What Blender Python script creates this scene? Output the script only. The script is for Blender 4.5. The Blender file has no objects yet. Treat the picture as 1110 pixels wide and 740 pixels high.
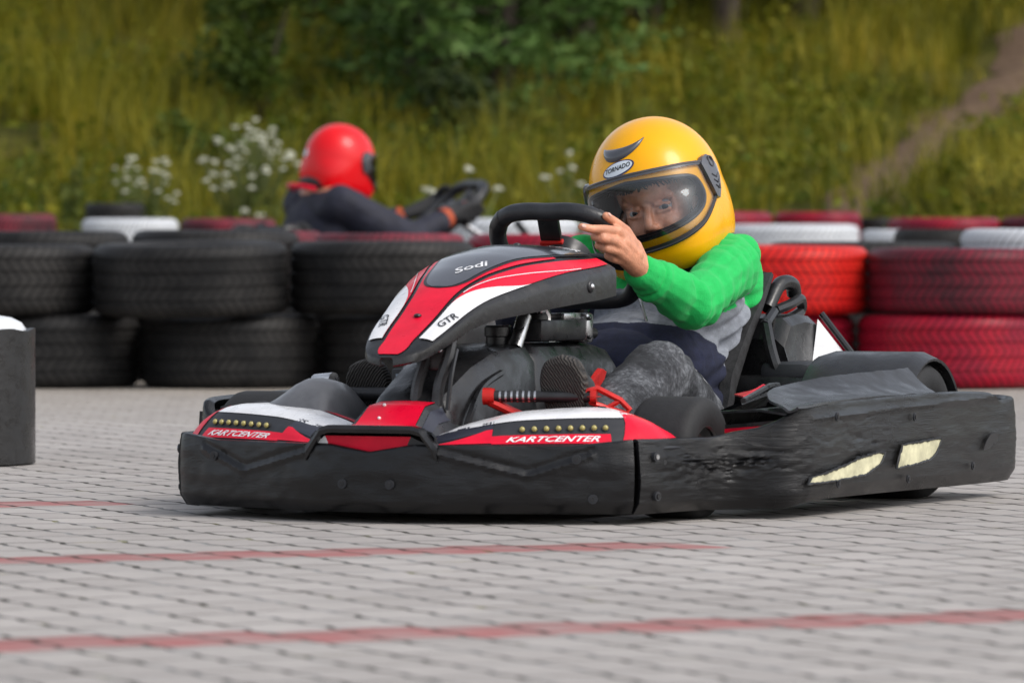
import bpy, bmesh, math, random
import numpy as np
from mathutils import Vector, Matrix, noise
random.seed(7); np.random.seed(7)
R = math.radians
SC = bpy.context.scene
COL = SC.collection
PI = math.pi

# ------------------------------------------------------------------ materials
def nt(name):
    m = bpy.data.materials.new(name); m.use_nodes = True
    return m, m.node_tree.nodes, m.node_tree.links, m.node_tree.nodes['Principled BSDF']

def rgb(h):
    h = h.lstrip('#'); c = [int(h[i:i+2], 16)/255 for i in (0, 2, 4)]
    return tuple(((x+.055)/1.055)**2.4 if x > .04045 else x/12.92 for x in c)+(1,)

def mat(name, col, rough=.5, metal=0, spec=.5, var=.0, vscale=30, bump=0, bscale=200, col2=None, aniso=None, coat=0, rvar=0):
    """principled with noise colour variation, roughness variation and bump in object space"""
    m, N, L, p = nt(name)
    p.inputs['Roughness'].default_value = rough; p.inputs['Metallic'].default_value = metal
    p.inputs['Specular IOR Level'].default_value = spec
    p.inputs['Coat Weight'].default_value = coat; p.inputs['Coat Roughness'].default_value = .08
    tc = N.new('ShaderNodeTexCoord'); src = tc.outputs['Object']
    if aniso:
        mp = N.new('ShaderNodeMapping'); mp.inputs['Scale'].default_value = aniso
        L.new(src, mp.inputs[0]); src = mp.outputs[0]
    c1 = tuple(col)+((1,) if len(col) == 3 else ())
    if var or col2:
        n = N.new('ShaderNodeTexNoise'); n.inputs['Scale'].default_value = vscale; n.inputs['Detail'].default_value = 5
        n.inputs['Roughness'].default_value = .65
        L.new(src, n.inputs['Vector'])
        mx = N.new('ShaderNodeMix'); mx.data_type = 'RGBA'
        if col2: a, b = c1, tuple(col2)+((1,) if len(col2) == 3 else ())
        else: a = tuple(x*(1-var) for x in c1[:3])+(1,); b = tuple(min(1, x*(1+var)) for x in c1[:3])+(1,)
        mx.inputs[6].default_value = a; mx.inputs[7].default_value = b
        mr = N.new('ShaderNodeMapRange'); mr.inputs[1].default_value = .32; mr.inputs[2].default_value = .68
        L.new(n.outputs['Fac'], mr.inputs[0]); L.new(mr.outputs[0], mx.inputs[0])
        L.new(mx.outputs[2], p.inputs['Base Color'])
    else:
        p.inputs['Base Color'].default_value = c1
    if rvar:
        n = N.new('ShaderNodeTexNoise'); n.inputs['Scale'].default_value = vscale*1.7; n.inputs['Detail'].default_value = 6
        L.new(src, n.inputs['Vector'])
        mr = N.new('ShaderNodeMapRange'); mr.inputs[1].default_value = .35; mr.inputs[2].default_value = .65
        mr.inputs[3].default_value = max(0, rough-rvar); mr.inputs[4].default_value = min(1, rough+rvar)
        L.new(n.outputs['Fac'], mr.inputs[0]); L.new(mr.outputs[0], p.inputs['Roughness'])
    if bump:
        n = N.new('ShaderNodeTexNoise'); n.inputs['Scale'].default_value = bscale; n.inputs['Detail'].default_value = 5
        L.new(src, n.inputs['Vector'])
        b = N.new('ShaderNodeBump'); b.inputs['Strength'].default_value = 1; b.inputs['Distance'].default_value = bump
        L.new(n.outputs['Fac'], b.inputs['Height']); L.new(b.outputs[0], p.inputs['Normal'])
    return m

M = {}
M['plastic'] = mat('black_plastic', (.0095, .0095, .0105), .33, var=.35, vscale=18, bump=.0006, bscale=90, rvar=.12)
M['plastic_grey'] = mat('worn_grey_plastic', (.022, .023, .026), .34, var=.3, vscale=16, bump=.0005, bscale=120, rvar=.12)
M['guard'] = mat('scuffed_grey_plastic', (.11, .112, .12), .38, var=.25, vscale=14, bump=.0005, bscale=90, rvar=.1)
M['recess'] = mat('dark_recess_plastic', (.018, .019, .023), .55, bump=.0003, bscale=200)
M['red'] = mat('red_decal', (.68, .004, .030), .36, var=.14, vscale=14, coat=.08, rvar=.1, spec=.22)
M['white'] = mat('white_decal', (.74, .74, .75), .3, var=.1, vscale=20, coat=.3, rvar=.1)
M['window'] = mat('graphite_decal', (.055, .058, .07), .22, coat=.6, var=.2, vscale=9, rvar=.08)
M['ink'] = mat('black_print', (.012, .012, .014), .35)
M['navy_line'] = mat('dark_line_print', (.02, .022, .035), .35)
M['redmetal'] = mat('red_anodised', (.6, .02, .015), .3, metal=.35, var=.15, rvar=.1)
M['steel'] = mat('bare_steel', (.55, .55, .56), .3, metal=1, var=.2, vscale=40, rvar=.1)
M['darksteel'] = mat('black_steel', (.03, .03, .032), .35, metal=.4, var=.3, rvar=.1)
M['rubber'] = mat('kart_tyre_rubber', (.012, .012, .013), .75, var=.3, vscale=40, bump=.0006, bscale=160)
M['rim_m'] = mat('rim_alloy', (.5, .5, .5), .35, metal=1, var=.2)
M['foam'] = mat('yellowed_foam', rgb('#bdb99a'), .8, var=.3, vscale=28, bump=.002, bscale=70)
M['led'] = mat('amber_lamp', rgb('#a89c5c'), .25, coat=.3)
M['tankwhite'] = mat('white_tank_plastic', (.62, .6, .6), .4, var=.1)
M['seatfelt'] = mat('worn_black_seat', (.024, .024, .026), .8, var=.5, vscale=60, bump=.0012, bscale=300)
M['screen'] = mat('small_display', (.25, .3, .36), .2)
M['grip'] = mat('black_grip', (.016, .017, .02), .42, var=.3, vscale=30, bump=.0006, bscale=320, rvar=.08)
M['yellow'] = mat('yellow_helmet_paint', (.86, .40, .001), .24, coat=.22, var=.05, vscale=7, rvar=.05, spec=.25)
M['helmetred'] = mat('red_helmet_paint', (.70, .003, .008), .26, coat=.2, var=.05, vscale=7, spec=.25)
M['trim'] = mat('black_rubber_trim', (.014, .014, .016), .4, var=.2)
M['gasket'] = mat('grey_smoked_edge', (.06, .06, .068), .25)
M['lining'] = mat('dark_helmet_lining', (.012, .012, .014), .9)
M['badge'] = mat('silver_badge', (.62, .68, .74), .3)
M['badgeblue'] = mat('navy_badge_border', (.02, .03, .1), .3)
M['skin'] = mat('skin', (.60, .265, .155), .44, var=.22, vscale=46, bump=.0009, bscale=300, rvar=.08)
M['lip'] = mat('lips', (.45, .15, .12), .45)
for k in ('skin', 'lip'):
    p = M[k].node_tree.nodes['Principled BSDF']
    p.inputs['Subsurface Weight'].default_value = .06; p.inputs['Subsurface Radius'].default_value = (.012, .005, .003)
    p.inputs['Subsurface Scale'].default_value = .5
M['nail'] = mat('nail', (.68, .40, .32), .3)
M['eyew'] = mat('eye_white', (.36, .33, .31), .15)
M['iris'] = mat('eye_iris', (.022, .018, .014), .1)
M['pupil'] = mat('eye_pupil', (.005, .005, .005), .08)
M['hair'] = mat('brown_hair', (.028, .019, .013), .6, var=.4, vscale=200, aniso=(1, 6, 1))
M['green'] = mat('green_fleece', (.008, .45, .09), .9, var=.07, vscale=120, bump=.0012, bscale=420)
M['greyknit'] = mat('grey_fleece', (.21, .225, .26), .92, var=.25, vscale=60, bump=.0014, bscale=420)
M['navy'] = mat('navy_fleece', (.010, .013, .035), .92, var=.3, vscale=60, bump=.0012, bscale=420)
M['collar'] = mat('blue_lining', (.02, .05, .2), .9, var=.2)
M['jacket'] = mat('dark_navy_jacket', (.010, .011, .024), .75, var=.3, vscale=30, bump=.001, bscale=200)
M['glove'] = mat('black_glove', (.014, .014, .016), .7, var=.3)
M['orange'] = mat('orange_cuff', (.42, .07, .02), .8)
M['shoe'] = mat('black_shoe', (.02, .02, .022), .7, var=.3)
M['sock'] = mat('light_sock', (.25, .3, .34), .9, var=.2)
for k in ('green', 'greyknit'):
    p = M[k].node_tree.nodes['Principled BSDF']; p.inputs['Sheen Weight'].default_value = .08

def scuff_mat(name, amt):
    """black moulded plastic, scraped lengthways"""
    m, N, L, p = nt(name)
    tc = N.new('ShaderNodeTexCoord')
    def nse(scale, sc, det, rough=.6, dist=0):
        mp = N.new('ShaderNodeMapping'); mp.inputs['Scale'].default_value = sc; L.new(tc.outputs['Object'], mp.inputs[0])
        n = N.new('ShaderNodeTexNoise'); n.inputs['Scale'].default_value = scale; n.inputs['Detail'].default_value = det; n.inputs['Roughness'].default_value = rough; n.inputs['Distortion'].default_value = dist
        L.new(mp.outputs[0], n.inputs['Vector']); return n.outputs['Fac']
    def rng_(v, a, b, c=0, d=1):
        q = N.new('ShaderNodeMapRange'); q.inputs[1].default_value = a; q.inputs[2].default_value = b; q.inputs[3].default_value = c; q.inputs[4].default_value = d; L.new(v, q.inputs[0]); return q.outputs[0]
    def mth(op, a, b):
        q = N.new('ShaderNodeMath'); q.operation = op
        for i, x in enumerate((a, b)):
            if isinstance(x, (int, float)): q.inputs[i].default_value = x
            else: L.new(x, q.inputs[i])
        return q.outputs[0]
    p.inputs['Specular IOR Level'].default_value = .4
    streak = nse(11, (1, 1, 9 if amt > .5 else 5), 9, .72, .8); patch = nse(5, (1, 1, 2), 3); fine = nse(160, (1, 1, 2.2), 5, .7)
    worn = rng_(patch, .42, .66)
    scr = mth('MULTIPLY', rng_(streak, .56, .70), mth('ADD', .3*amt, worn))
    mx = N.new('ShaderNodeMix'); mx.data_type = 'RGBA'; mx.inputs[6].default_value = (.006, .006, .0068, 1); mx.inputs[7].default_value = (.032, .033, .036, 1)
    L.new(mth('MULTIPLY', scr, .5), mx.inputs[0]); L.new(mx.outputs[2], p.inputs['Base Color'])
    L.new(rng_(patch, .3, .7, .13, .33), p.inputs['Roughness'])
    h = mth('ADD', mth('MULTIPLY', streak, mth('ADD', .16, mth('MULTIPLY', worn, amt))), mth('MULTIPLY', fine, .07))
    b = N.new('ShaderNodeBump'); b.inputs['Distance'].default_value = .009; b.inputs['Strength'].default_value = .75; L.new(h, b.inputs['Height']); L.new(b.outputs[0], p.inputs['Normal'])
    return m
M['scuffed'] = scuff_mat('scuffed_bumper_plastic', .12); M['torn'] = scuff_mat('torn_bumper_plastic', .55)
def sole_mat():
    m, N, L, p = nt('shoe_sole_rubber')
    tc = N.new('ShaderNodeTexCoord')
    w = N.new('ShaderNodeTexWave'); w.wave_type = 'RINGS'; w.inputs['Scale'].default_value = 70; w.inputs['Distortion'].default_value = 3.5; w.inputs['Detail'].default_value = 2
    w.inputs['Detail Scale'].default_value = 1.5
    L.new(tc.outputs['Object'], w.inputs['Vector'])
    mx = N.new('ShaderNodeMix'); mx.data_type = 'RGBA'; mx.inputs[6].default_value = (.012, .011, .011, 1); mx.inputs[7].default_value = (.06, .052, .045, 1)
    L.new(w.outputs['Fac'], mx.inputs[0]); L.new(mx.outputs[2], p.inputs['Base Color'])
    b = N.new('ShaderNodeBump'); b.inputs['Distance'].default_value = .003
    L.new(w.outputs['Fac'], b.inputs['Height']); L.new(b.outputs[0], p.inputs['Normal']); p.inputs['Roughness'].default_value = .8
    return m
M['sole'] = sole_mat()

def jeans_mat():
    m, N, L, p = nt('acid_washed_black_denim')
    tc = N.new('ShaderNodeTexCoord')
    n1 = N.new('ShaderNodeTexNoise'); n1.inputs['Scale'].default_value = 120; n1.inputs['Detail'].default_value = 8; n1.inputs['Roughness'].default_value = .75
    n1.inputs['Distortion'].default_value = .35
    n2 = N.new('ShaderNodeTexNoise'); n2.inputs['Scale'].default_value = 9; n2.inputs['Detail'].default_value = 3
    mul = N.new('ShaderNodeMath'); mul.operation = 'ADD'
    L.new(tc.outputs['Object'], n1.inputs['Vector']); L.new(tc.outputs['Object'], n2.inputs['Vector'])
    L.new(n1.outputs['Fac'], mul.inputs[0]); L.new(n2.outputs['Fac'], mul.inputs[1])
    cr = N.new('ShaderNodeValToRGB'); cr.color_ramp.elements[0].position = .44; cr.color_ramp.elements[0].color = (.012, .013, .016, 1)
    cr.color_ramp.elements[1].position = .60; cr.color_ramp.elements[1].color = (.15, .158, .172, 1)
    e = cr.color_ramp.elements.new(.52); e.color = (.050, .053, .060, 1)
    hf = N.new('ShaderNodeMath'); hf.operation = 'MULTIPLY'; hf.inputs[1].default_value = .5
    L.new(mul.outputs[0], hf.inputs[0]); L.new(hf.outputs[0], cr.inputs[0]); L.new(cr.outputs[0], p.inputs['Base Color'])
    p.inputs['Roughness'].default_value = .9
    b = N.new('ShaderNodeBump'); b.inputs['Distance'].default_value = .0015; L.new(n1.outputs['Fac'], b.inputs['Height']); L.new(b.outputs[0], p.inputs['Normal'])
    return m
M['jeans'] = jeans_mat()

def visor_mat(tint):
    m, N, L, p = nt('clear_visor'); N.remove(p)
    out = N['Material Output']
    tr = N.new('ShaderNodeBsdfTransparent'); tr.inputs[0].default_value = tint
    gl = N.new('ShaderNodeBsdfGlossy'); gl.inputs['Roughness'].default_value = .07; gl.inputs['Color'].default_value = (.9, .95, 1, 1)
    lw = N.new('ShaderNodeFresnel'); lw.inputs['IOR'].default_value = 1.42
    ad = N.new('ShaderNodeMath'); ad.operation = 'ADD'; ad.inputs[1].default_value = .022
    L.new(lw.outputs[0], ad.inputs[0])
    mx = N.new('ShaderNodeMixShader'); L.new(ad.outputs[0], mx.inputs[0]); L.new(tr.outputs[0], mx.inputs[1]); L.new(gl.outputs[0], mx.inputs[2])
    L.new(mx.outputs[0], out.inputs['Surface'])
    return m
M['visor'] = visor_mat((.86, .90, .95, 1))
M['visor_smoke'] = visor_mat((.25, .27, .3, 1))

# ------------------------------------------------------------------ mesh builder
class MB:
    def __init__(s): s.v = []; s.f = []; s.m = []; s.mats = []
    def mi(s, k):
        if k not in s.mats: s.mats.append(k)
        return s.mats.index(k)
    def add(s, vs, fs, k):
        o = len(s.v); i = s.mi(k); s.v += [tuple(x) for x in vs]
        for f in fs: s.f.append(tuple(a+o for a in f)); s.m.append(i)
    def grid(s, P, k, cu=False, cv=False, flip=False):
        nu, nv = len(P), len(P[0]); vs = [p for r in P for p in r]; fs = []
        for i in range(nu if cu else nu-1):
            for j in range(nv if cv else nv-1):
                a = i*nv+j; b = ((i+1) % nu)*nv+j; c = ((i+1) % nu)*nv+(j+1) % nv; d = i*nv+(j+1) % nv
                fs.append((a, d, c, b) if flip else (a, b, c, d))
        s.add(vs, fs, k)
    def shell(s, P, t, k, k2=None, flip=False):
        """closed solid: grid P thickened by t along its own normals (t<0: the other way)"""
        nu, nv = len(P), len(P[0]); A = np.array(P, float)
        du = np.gradient(A, axis=0); dv = np.gradient(A, axis=1)
        n = np.cross(du, dv)*(-1 if flip else 1); ln = np.linalg.norm(n, axis=2, keepdims=True); ln[ln < 1e-9] = 1; n /= ln
        B = A - n*t
        s.grid(A.tolist(), k, flip=flip); s.grid(B.tolist(), k2 or k, flip=not flip)
        for e in (0, -1):
            s.grid([A[e].tolist(), B[e].tolist()], k, flip=(e == 0) ^ flip ^ True)
            s.grid([A[:, e].tolist(), B[:, e].tolist()], k, flip=(e == 0) ^ flip)
    def tube(s, pts, r, k, n=10, cap=True, closed=False):
        P = [Vector(p) for p in pts]; N = len(P)
        rr = r if isinstance(r, (list, tuple)) else [r]*N
        ups = None; rings = []
        for i in range(N):
            if closed: t = (P[(i+1) % N]-P[i-1]).normalized()
            else: t = (P[min(i+1, N-1)]-P[max(i-1, 0)]).normalized()
            if ups is None:
                ups = t.orthogonal().normalized()
            else:
                ups = (ups-t*ups.dot(t))
                ups = ups.normalized() if ups.length > 1e-6 else t.orthogonal().normalized()
            b = t.cross(ups)
            rings.append([P[i]+(ups*math.cos(2*PI*j/n)+b*math.sin(2*PI*j/n))*rr[i] for j in range(n)])
        s.grid(rings, k, cu=closed, cv=True)
        if cap and not closed:
            s.add(rings[0], [tuple(range(n))], k); s.add(rings[-1], [tuple(reversed(range(n)))], k)
    def box(s, c, size, k, rot=None, bev=.004, seg=2):
        bm = bmesh.new(); bmesh.ops.create_cube(bm, size=1)
        for v in bm.verts: v.co = Vector((v.co.x*size[0], v.co.y*size[1], v.co.z*size[2]))
        if bev: bmesh.ops.bevel(bm, geom=bm.edges[:], offset=min(bev, min(size)*.45), segments=seg, affect='EDGES', profile=.5)
        mtx = Matrix.Translation(c) @ (rot.to_4x4() if rot else Matrix())
        bm.verts.index_update()
        s.add([mtx @ v.co for v in bm.verts], [[v.index for v in f.verts] for f in bm.faces], k); bm.free()
    def ell(s, c, r, k, fr=None, n=16):
        c = Vector(c); rings = []
        for i in range(n+1):
            a = -PI/2+PI*i/n
            row = []
            for j in range(2*n):
                b = 2*PI*j/(2*n); q = Vector((r[0]*math.cos(a)*math.cos(b), r[1]*math.cos(a)*math.sin(b), r[2]*math.sin(a)))
                row.append(c+(fr @ q if fr else q))
            rings.append(row)
        s.grid(rings, k, cv=True, flip=True)
    def cap(s, p0, r0, p1, r1, k, n=14):
        p0, p1 = Vector(p0), Vector(p1); d = p1-p0; L = d.length or 1e-6
        pts = []; rr = []; m = 6; d = d/L
        for i in range(m): a = PI/2*(1-i/m); pts.append(p0-d*r0*math.sin(a)); rr.append(max(1e-4, r0*math.cos(a)))
        pts.append(p0); rr.append(r0); pts.append(p1); rr.append(r1)
        for i in range(1, m+1): a = PI/2*i/m; pts.append(p1+d*r1*math.sin(a)); rr.append(max(1e-4, r1*math.cos(a)))
        s.tube(pts, rr, k, n)
    def lathe(s, prof, k, mtx=Matrix(), n=48, closed=True):
        """prof (r,z) revolved round z"""
        rings = [[mtx @ Vector((r*math.cos(2*PI*j/n), r*math.sin(2*PI*j/n), z)) for j in range(n)] for r, z in prof]
        s.grid(rings, k, cu=closed, cv=True, flip=True)
    def poly(s, pts, t, k):
        """flat polygon thickened along its normal by t"""
        P = [Vector(p) for p in pts]; n = Vector()
        for i in range(len(P)): n += P[i].cross(P[(i+1) % len(P)])
        n.normalize(); a = [p+n*t/2 for p in P]; b = [p-n*t/2 for p in P]; q = len(P)
        s.add(a+b, [tuple(range(q)), tuple(reversed(range(q, 2*q)))]+[(i, i+q, (i+1) % q+q, (i+1) % q) for i in range(q)], k)
    def build(s, name, parent=None, off=(0, 0, 0), smooth=40, props=None):
        me = bpy.data.meshes.new(name); off = Vector(off)
        me.from_pydata([Vector(v)-off for v in s.v], [], s.f)
        for k in s.mats: me.materials.append(M[k])
        me.polygons.foreach_set('material_index', s.m); me.update()
        if smooth:
            me.polygons.foreach_set('use_smooth', [True]*len(me.polygons)); me.set_sharp_from_angle(angle=R(smooth))
        o = bpy.data.objects.new(name, me); COL.objects.link(o)
        if parent: o.parent = parent
        return o

def tag(o, label=None, cat=None, group=None, kind=None):
    if label: o['label'] = label
    if cat: o['category'] = cat
    if group: o['group'] = group
    if kind: o['kind'] = kind
    return o
def empty(name, loc=(0, 0, 0), rz=0, sc=1):
    o = bpy.data.objects.new(name, None); COL.objects.link(o); o.location = loc; o.rotation_euler = (0, 0, rz); o.scale = (sc,)*3
    o.empty_display_size = .1
    return o
def copy_tree(o, parent=None, keep=None):
    c = o.copy(); COL.objects.link(c); c.parent = parent
    for ch in list(o.children):
        if keep is None or ch.name.split('.')[0] in keep: copy_tree(ch, c)
    return c

def crom(pts, n=8, closed=False):
    P = [Vector(p) for p in pts]; out = []; N = len(P)
    for i in range(N if closed else N-1):
        g = (lambda k: P[k % N]) if closed else (lambda k: P[max(0, min(N-1, k))])
        p0, p1, p2, p3 = g(i-1), g(i), g(i+1), g(i+2)
        for j in range(n):
            t = j/n
            out.append(.5*((2*p1)+(p2-p0)*t+(2*p0-5*p1+4*p2-p3)*t*t+(3*p1-p0-3*p2+p3)*t**3))
    if not closed: out.append(P[-1])
    return out
def resample(pts, n):
    d = [0]
    for a, b in zip(pts, pts[1:]): d.append(d[-1]+(b-a).length)
    out = []; j = 0
    for i in range(n):
        t = d[-1]*i/(n-1)
        while j < len(d)-2 and d[j+1] < t: j += 1
        q = (t-d[j])/max(1e-9, d[j+1]-d[j]); out.append(pts[j].lerp(pts[j+1], min(1, max(0, q))))
    return out
def lerpt(tab, x):
    """smooth monotone table [(x,val)...] ascending x; val may be a vector"""
    if x <= tab[0][0]: return tab[0][1]
    if x >= tab[-1][0]: return tab[-1][1]
    n = len(tab); k = 0
    while x > tab[k+1][0]: k += 1
    (a, va), (b, vb) = tab[k], tab[k+1]; h = b-a; t = (x-a)/h
    sl = (vb-va)*(1/h)
    if isinstance(va, Vector): return va+(vb-va)*t
    def tang(q):
        if q == 0 or q == n-1: return None
        d0 = (tab[q][1]-tab[q-1][1])/(tab[q][0]-tab[q-1][0]); d1 = (tab[q+1][1]-tab[q][1])/(tab[q+1][0]-tab[q][0])
        return 0 if d0*d1 <= 0 else 2*d0*d1/(d0+d1)
    m0, m1 = tang(k), tang(k+1); m0 = sl if m0 is None else m0; m1 = sl if m1 is None else m1
    return (2*t**3-3*t*t+1)*va+(t**3-2*t*t+t)*h*m0+(-2*t**3+3*t*t)*vb+(t**3-t*t)*h*m1

_font = {}
def text_mesh(txt, shear=0, space=1.0, bold=0):
    cu = bpy.data.curves.new('lettering', 'FONT'); cu.body = txt; cu.size = 1; cu.shear = shear; cu.space_character = space; cu.offset = bold
    cu.resolution_u = 3
    o = bpy.data.objects.new('lettering', cu); COL.objects.link(o)
    dg = bpy.context.evaluated_depsgraph_get(); me = bpy.data.meshes.new_from_object(o.evaluated_get(dg))
    bm = bmesh.new(); bm.from_mesh(me); bmesh.ops.triangulate(bm, faces=bm.faces[:])
    for _ in range(1): bmesh.ops.subdivide_edges(bm, edges=[e for e in bm.edges if e.calc_length() > .25], cuts=1)
    bmesh.ops.triangulate(bm, faces=bm.faces[:]); bm.verts.index_update()
    V = [v.co.copy() for v in bm.verts]; Fc = [[v.index for v in f.verts] for f in bm.faces]; bm.free()
    bpy.data.objects.remove(o); bpy.data.meshes.remove(me); bpy.data.curves.remove(cu)
    x0 = min(v.x for v in V); x1 = max(v.x for v in V); y0 = min(v.y for v in V); y1 = max(v.y for v in V)
    return [((v.x-x0)/(x1-x0), (v.y-y0)/(y1-y0)) for v in V], Fc, (x1-x0)/(y1-y0)
def put_text(mb, txt, fn, k, shear=0, space=1.0, bold=0, flip=False):
    """fn(s,t) in [0,1]^2 -> point"""
    V, Fc, _ = text_mesh(txt, shear, space, bold)
    mb.add([fn(a, b) for a, b in V], [tuple(reversed(f)) if flip else tuple(f) for f in Fc], k)

def remesh(mb, voxel, smooth=6):
    me = bpy.data.meshes.new('temporary'); me.from_pydata([Vector(v) for v in mb.v], [], mb.f); me.update()
    o = bpy.data.objects.new('temporary', me); COL.objects.link(o)
    r = o.modifiers.new('r', 'REMESH'); r.mode = 'VOXEL'; r.voxel_size = voxel
    if smooth:
        q = o.modifiers.new('s', 'SMOOTH'); q.factor = .5; q.iterations = smooth
    dg = bpy.context.evaluated_depsgraph_get(); me2 = bpy.data.meshes.new_from_object(o.evaluated_get(dg))
    bpy.data.objects.remove(o); bpy.data.meshes.remove(me)
    return me2
def finish(me, name, mats, matfn=None, disp=None, parent=None, off=(0, 0, 0)):
    n = len(me.vertices); co = np.empty(n*3, np.float32); me.vertices.foreach_get('co', co); co = co.reshape(-1, 3)
    if disp:
        nr = np.empty(n*3, np.float32); me.vertices.foreach_get('normal', nr); nr = nr.reshape(-1, 3)
        d = np.array([disp(Vector(c)) for c in co.tolist()], np.float32); co = co+nr*d[:, None]
    me.materials.clear()
    for k in mats: me.materials.append(M[k])
    if matfn:
        cen = np.empty(len(me.polygons)*3, np.float32); me.polygons.foreach_get('center', cen)
        me.polygons.foreach_set('material_index', [matfn(Vector(c)) for c in cen.reshape(-1, 3).tolist()])
    co = co-np.array(off, np.float32)
    me.vertices.foreach_set('co', co.ravel()); me.name = name
    me.polygons.foreach_set('use_smooth', [True]*len(me.polygons)); me.update()
    o = bpy.data.objects.new(name, me); COL.objects.link(o)
    if parent: o.parent = parent
    return o

# ------------------------------------------------------------------ camera, light
HC = .5
cam = bpy.data.cameras.new('camera'); co = bpy.data.objects.new('camera', cam); COL.objects.link(co)
co.location = (0, 0, HC); co.rotation_euler = (R(90)-math.atan(121/6300), 0, 0)
cam.sensor_width = 36; cam.lens = 36*6300/1110; cam.clip_end = 600; cam.clip_start = .1
cam.dof.use_dof = True; cam.dof.focus_distance = 10.75; cam.dof.aperture_fstop = 7.9
SC.camera = co
SUN_DIR = Vector((.72, -.42, .86)).normalized()          # towards the sun
sun = bpy.data.lights.new('sun', 'SUN'); so = bpy.data.objects.new('sun', sun); COL.objects.link(so)
sun.energy = 1.5; sun.angle = R(24); sun.color = (1, .955, .89)
so.rotation_euler = SUN_DIR.to_track_quat('Z', 'Y').to_euler(); so.location = (8, -4, 12)
W = bpy.data.worlds.new('World'); SC.world = W; W.use_nodes = True
wn, wl = W.node_tree.nodes, W.node_tree.links
sk = wn.new('ShaderNodeTexSky'); sk.sky_type = 'NISHITA'; sk.sun_disc = False
el = math.asin(SUN_DIR.z); sk.sun_elevation = el; sk.sun_rotation = math.atan2(SUN_DIR.x, SUN_DIR.y)
sk.dust_density = 3; sk.air_density = 1.0; sk.ozone_density = 1
hs_ = wn.new('ShaderNodeHueSaturation'); hs_.inputs['Saturation'].default_value = .38; hs_.inputs['Value'].default_value = .34; wl.new(sk.outputs[0], hs_.inputs['Color']); wl.new(hs_.outputs[0], wn['Background'].inputs[0])   # thin white overcast; wn['Background'].inputs[1].default_value = .15
SC.view_settings.view_transform = 'Standard'; SC.view_settings.look = 'None'; SC.view_settings.exposure = -.55; SC.view_settings.gamma = 1
SC.cycles.max_bounces = 8; SC.cycles.transparent_max_bounces = 12
try: SC.cycles.use_denoising = True
except Exception: pass

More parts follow.
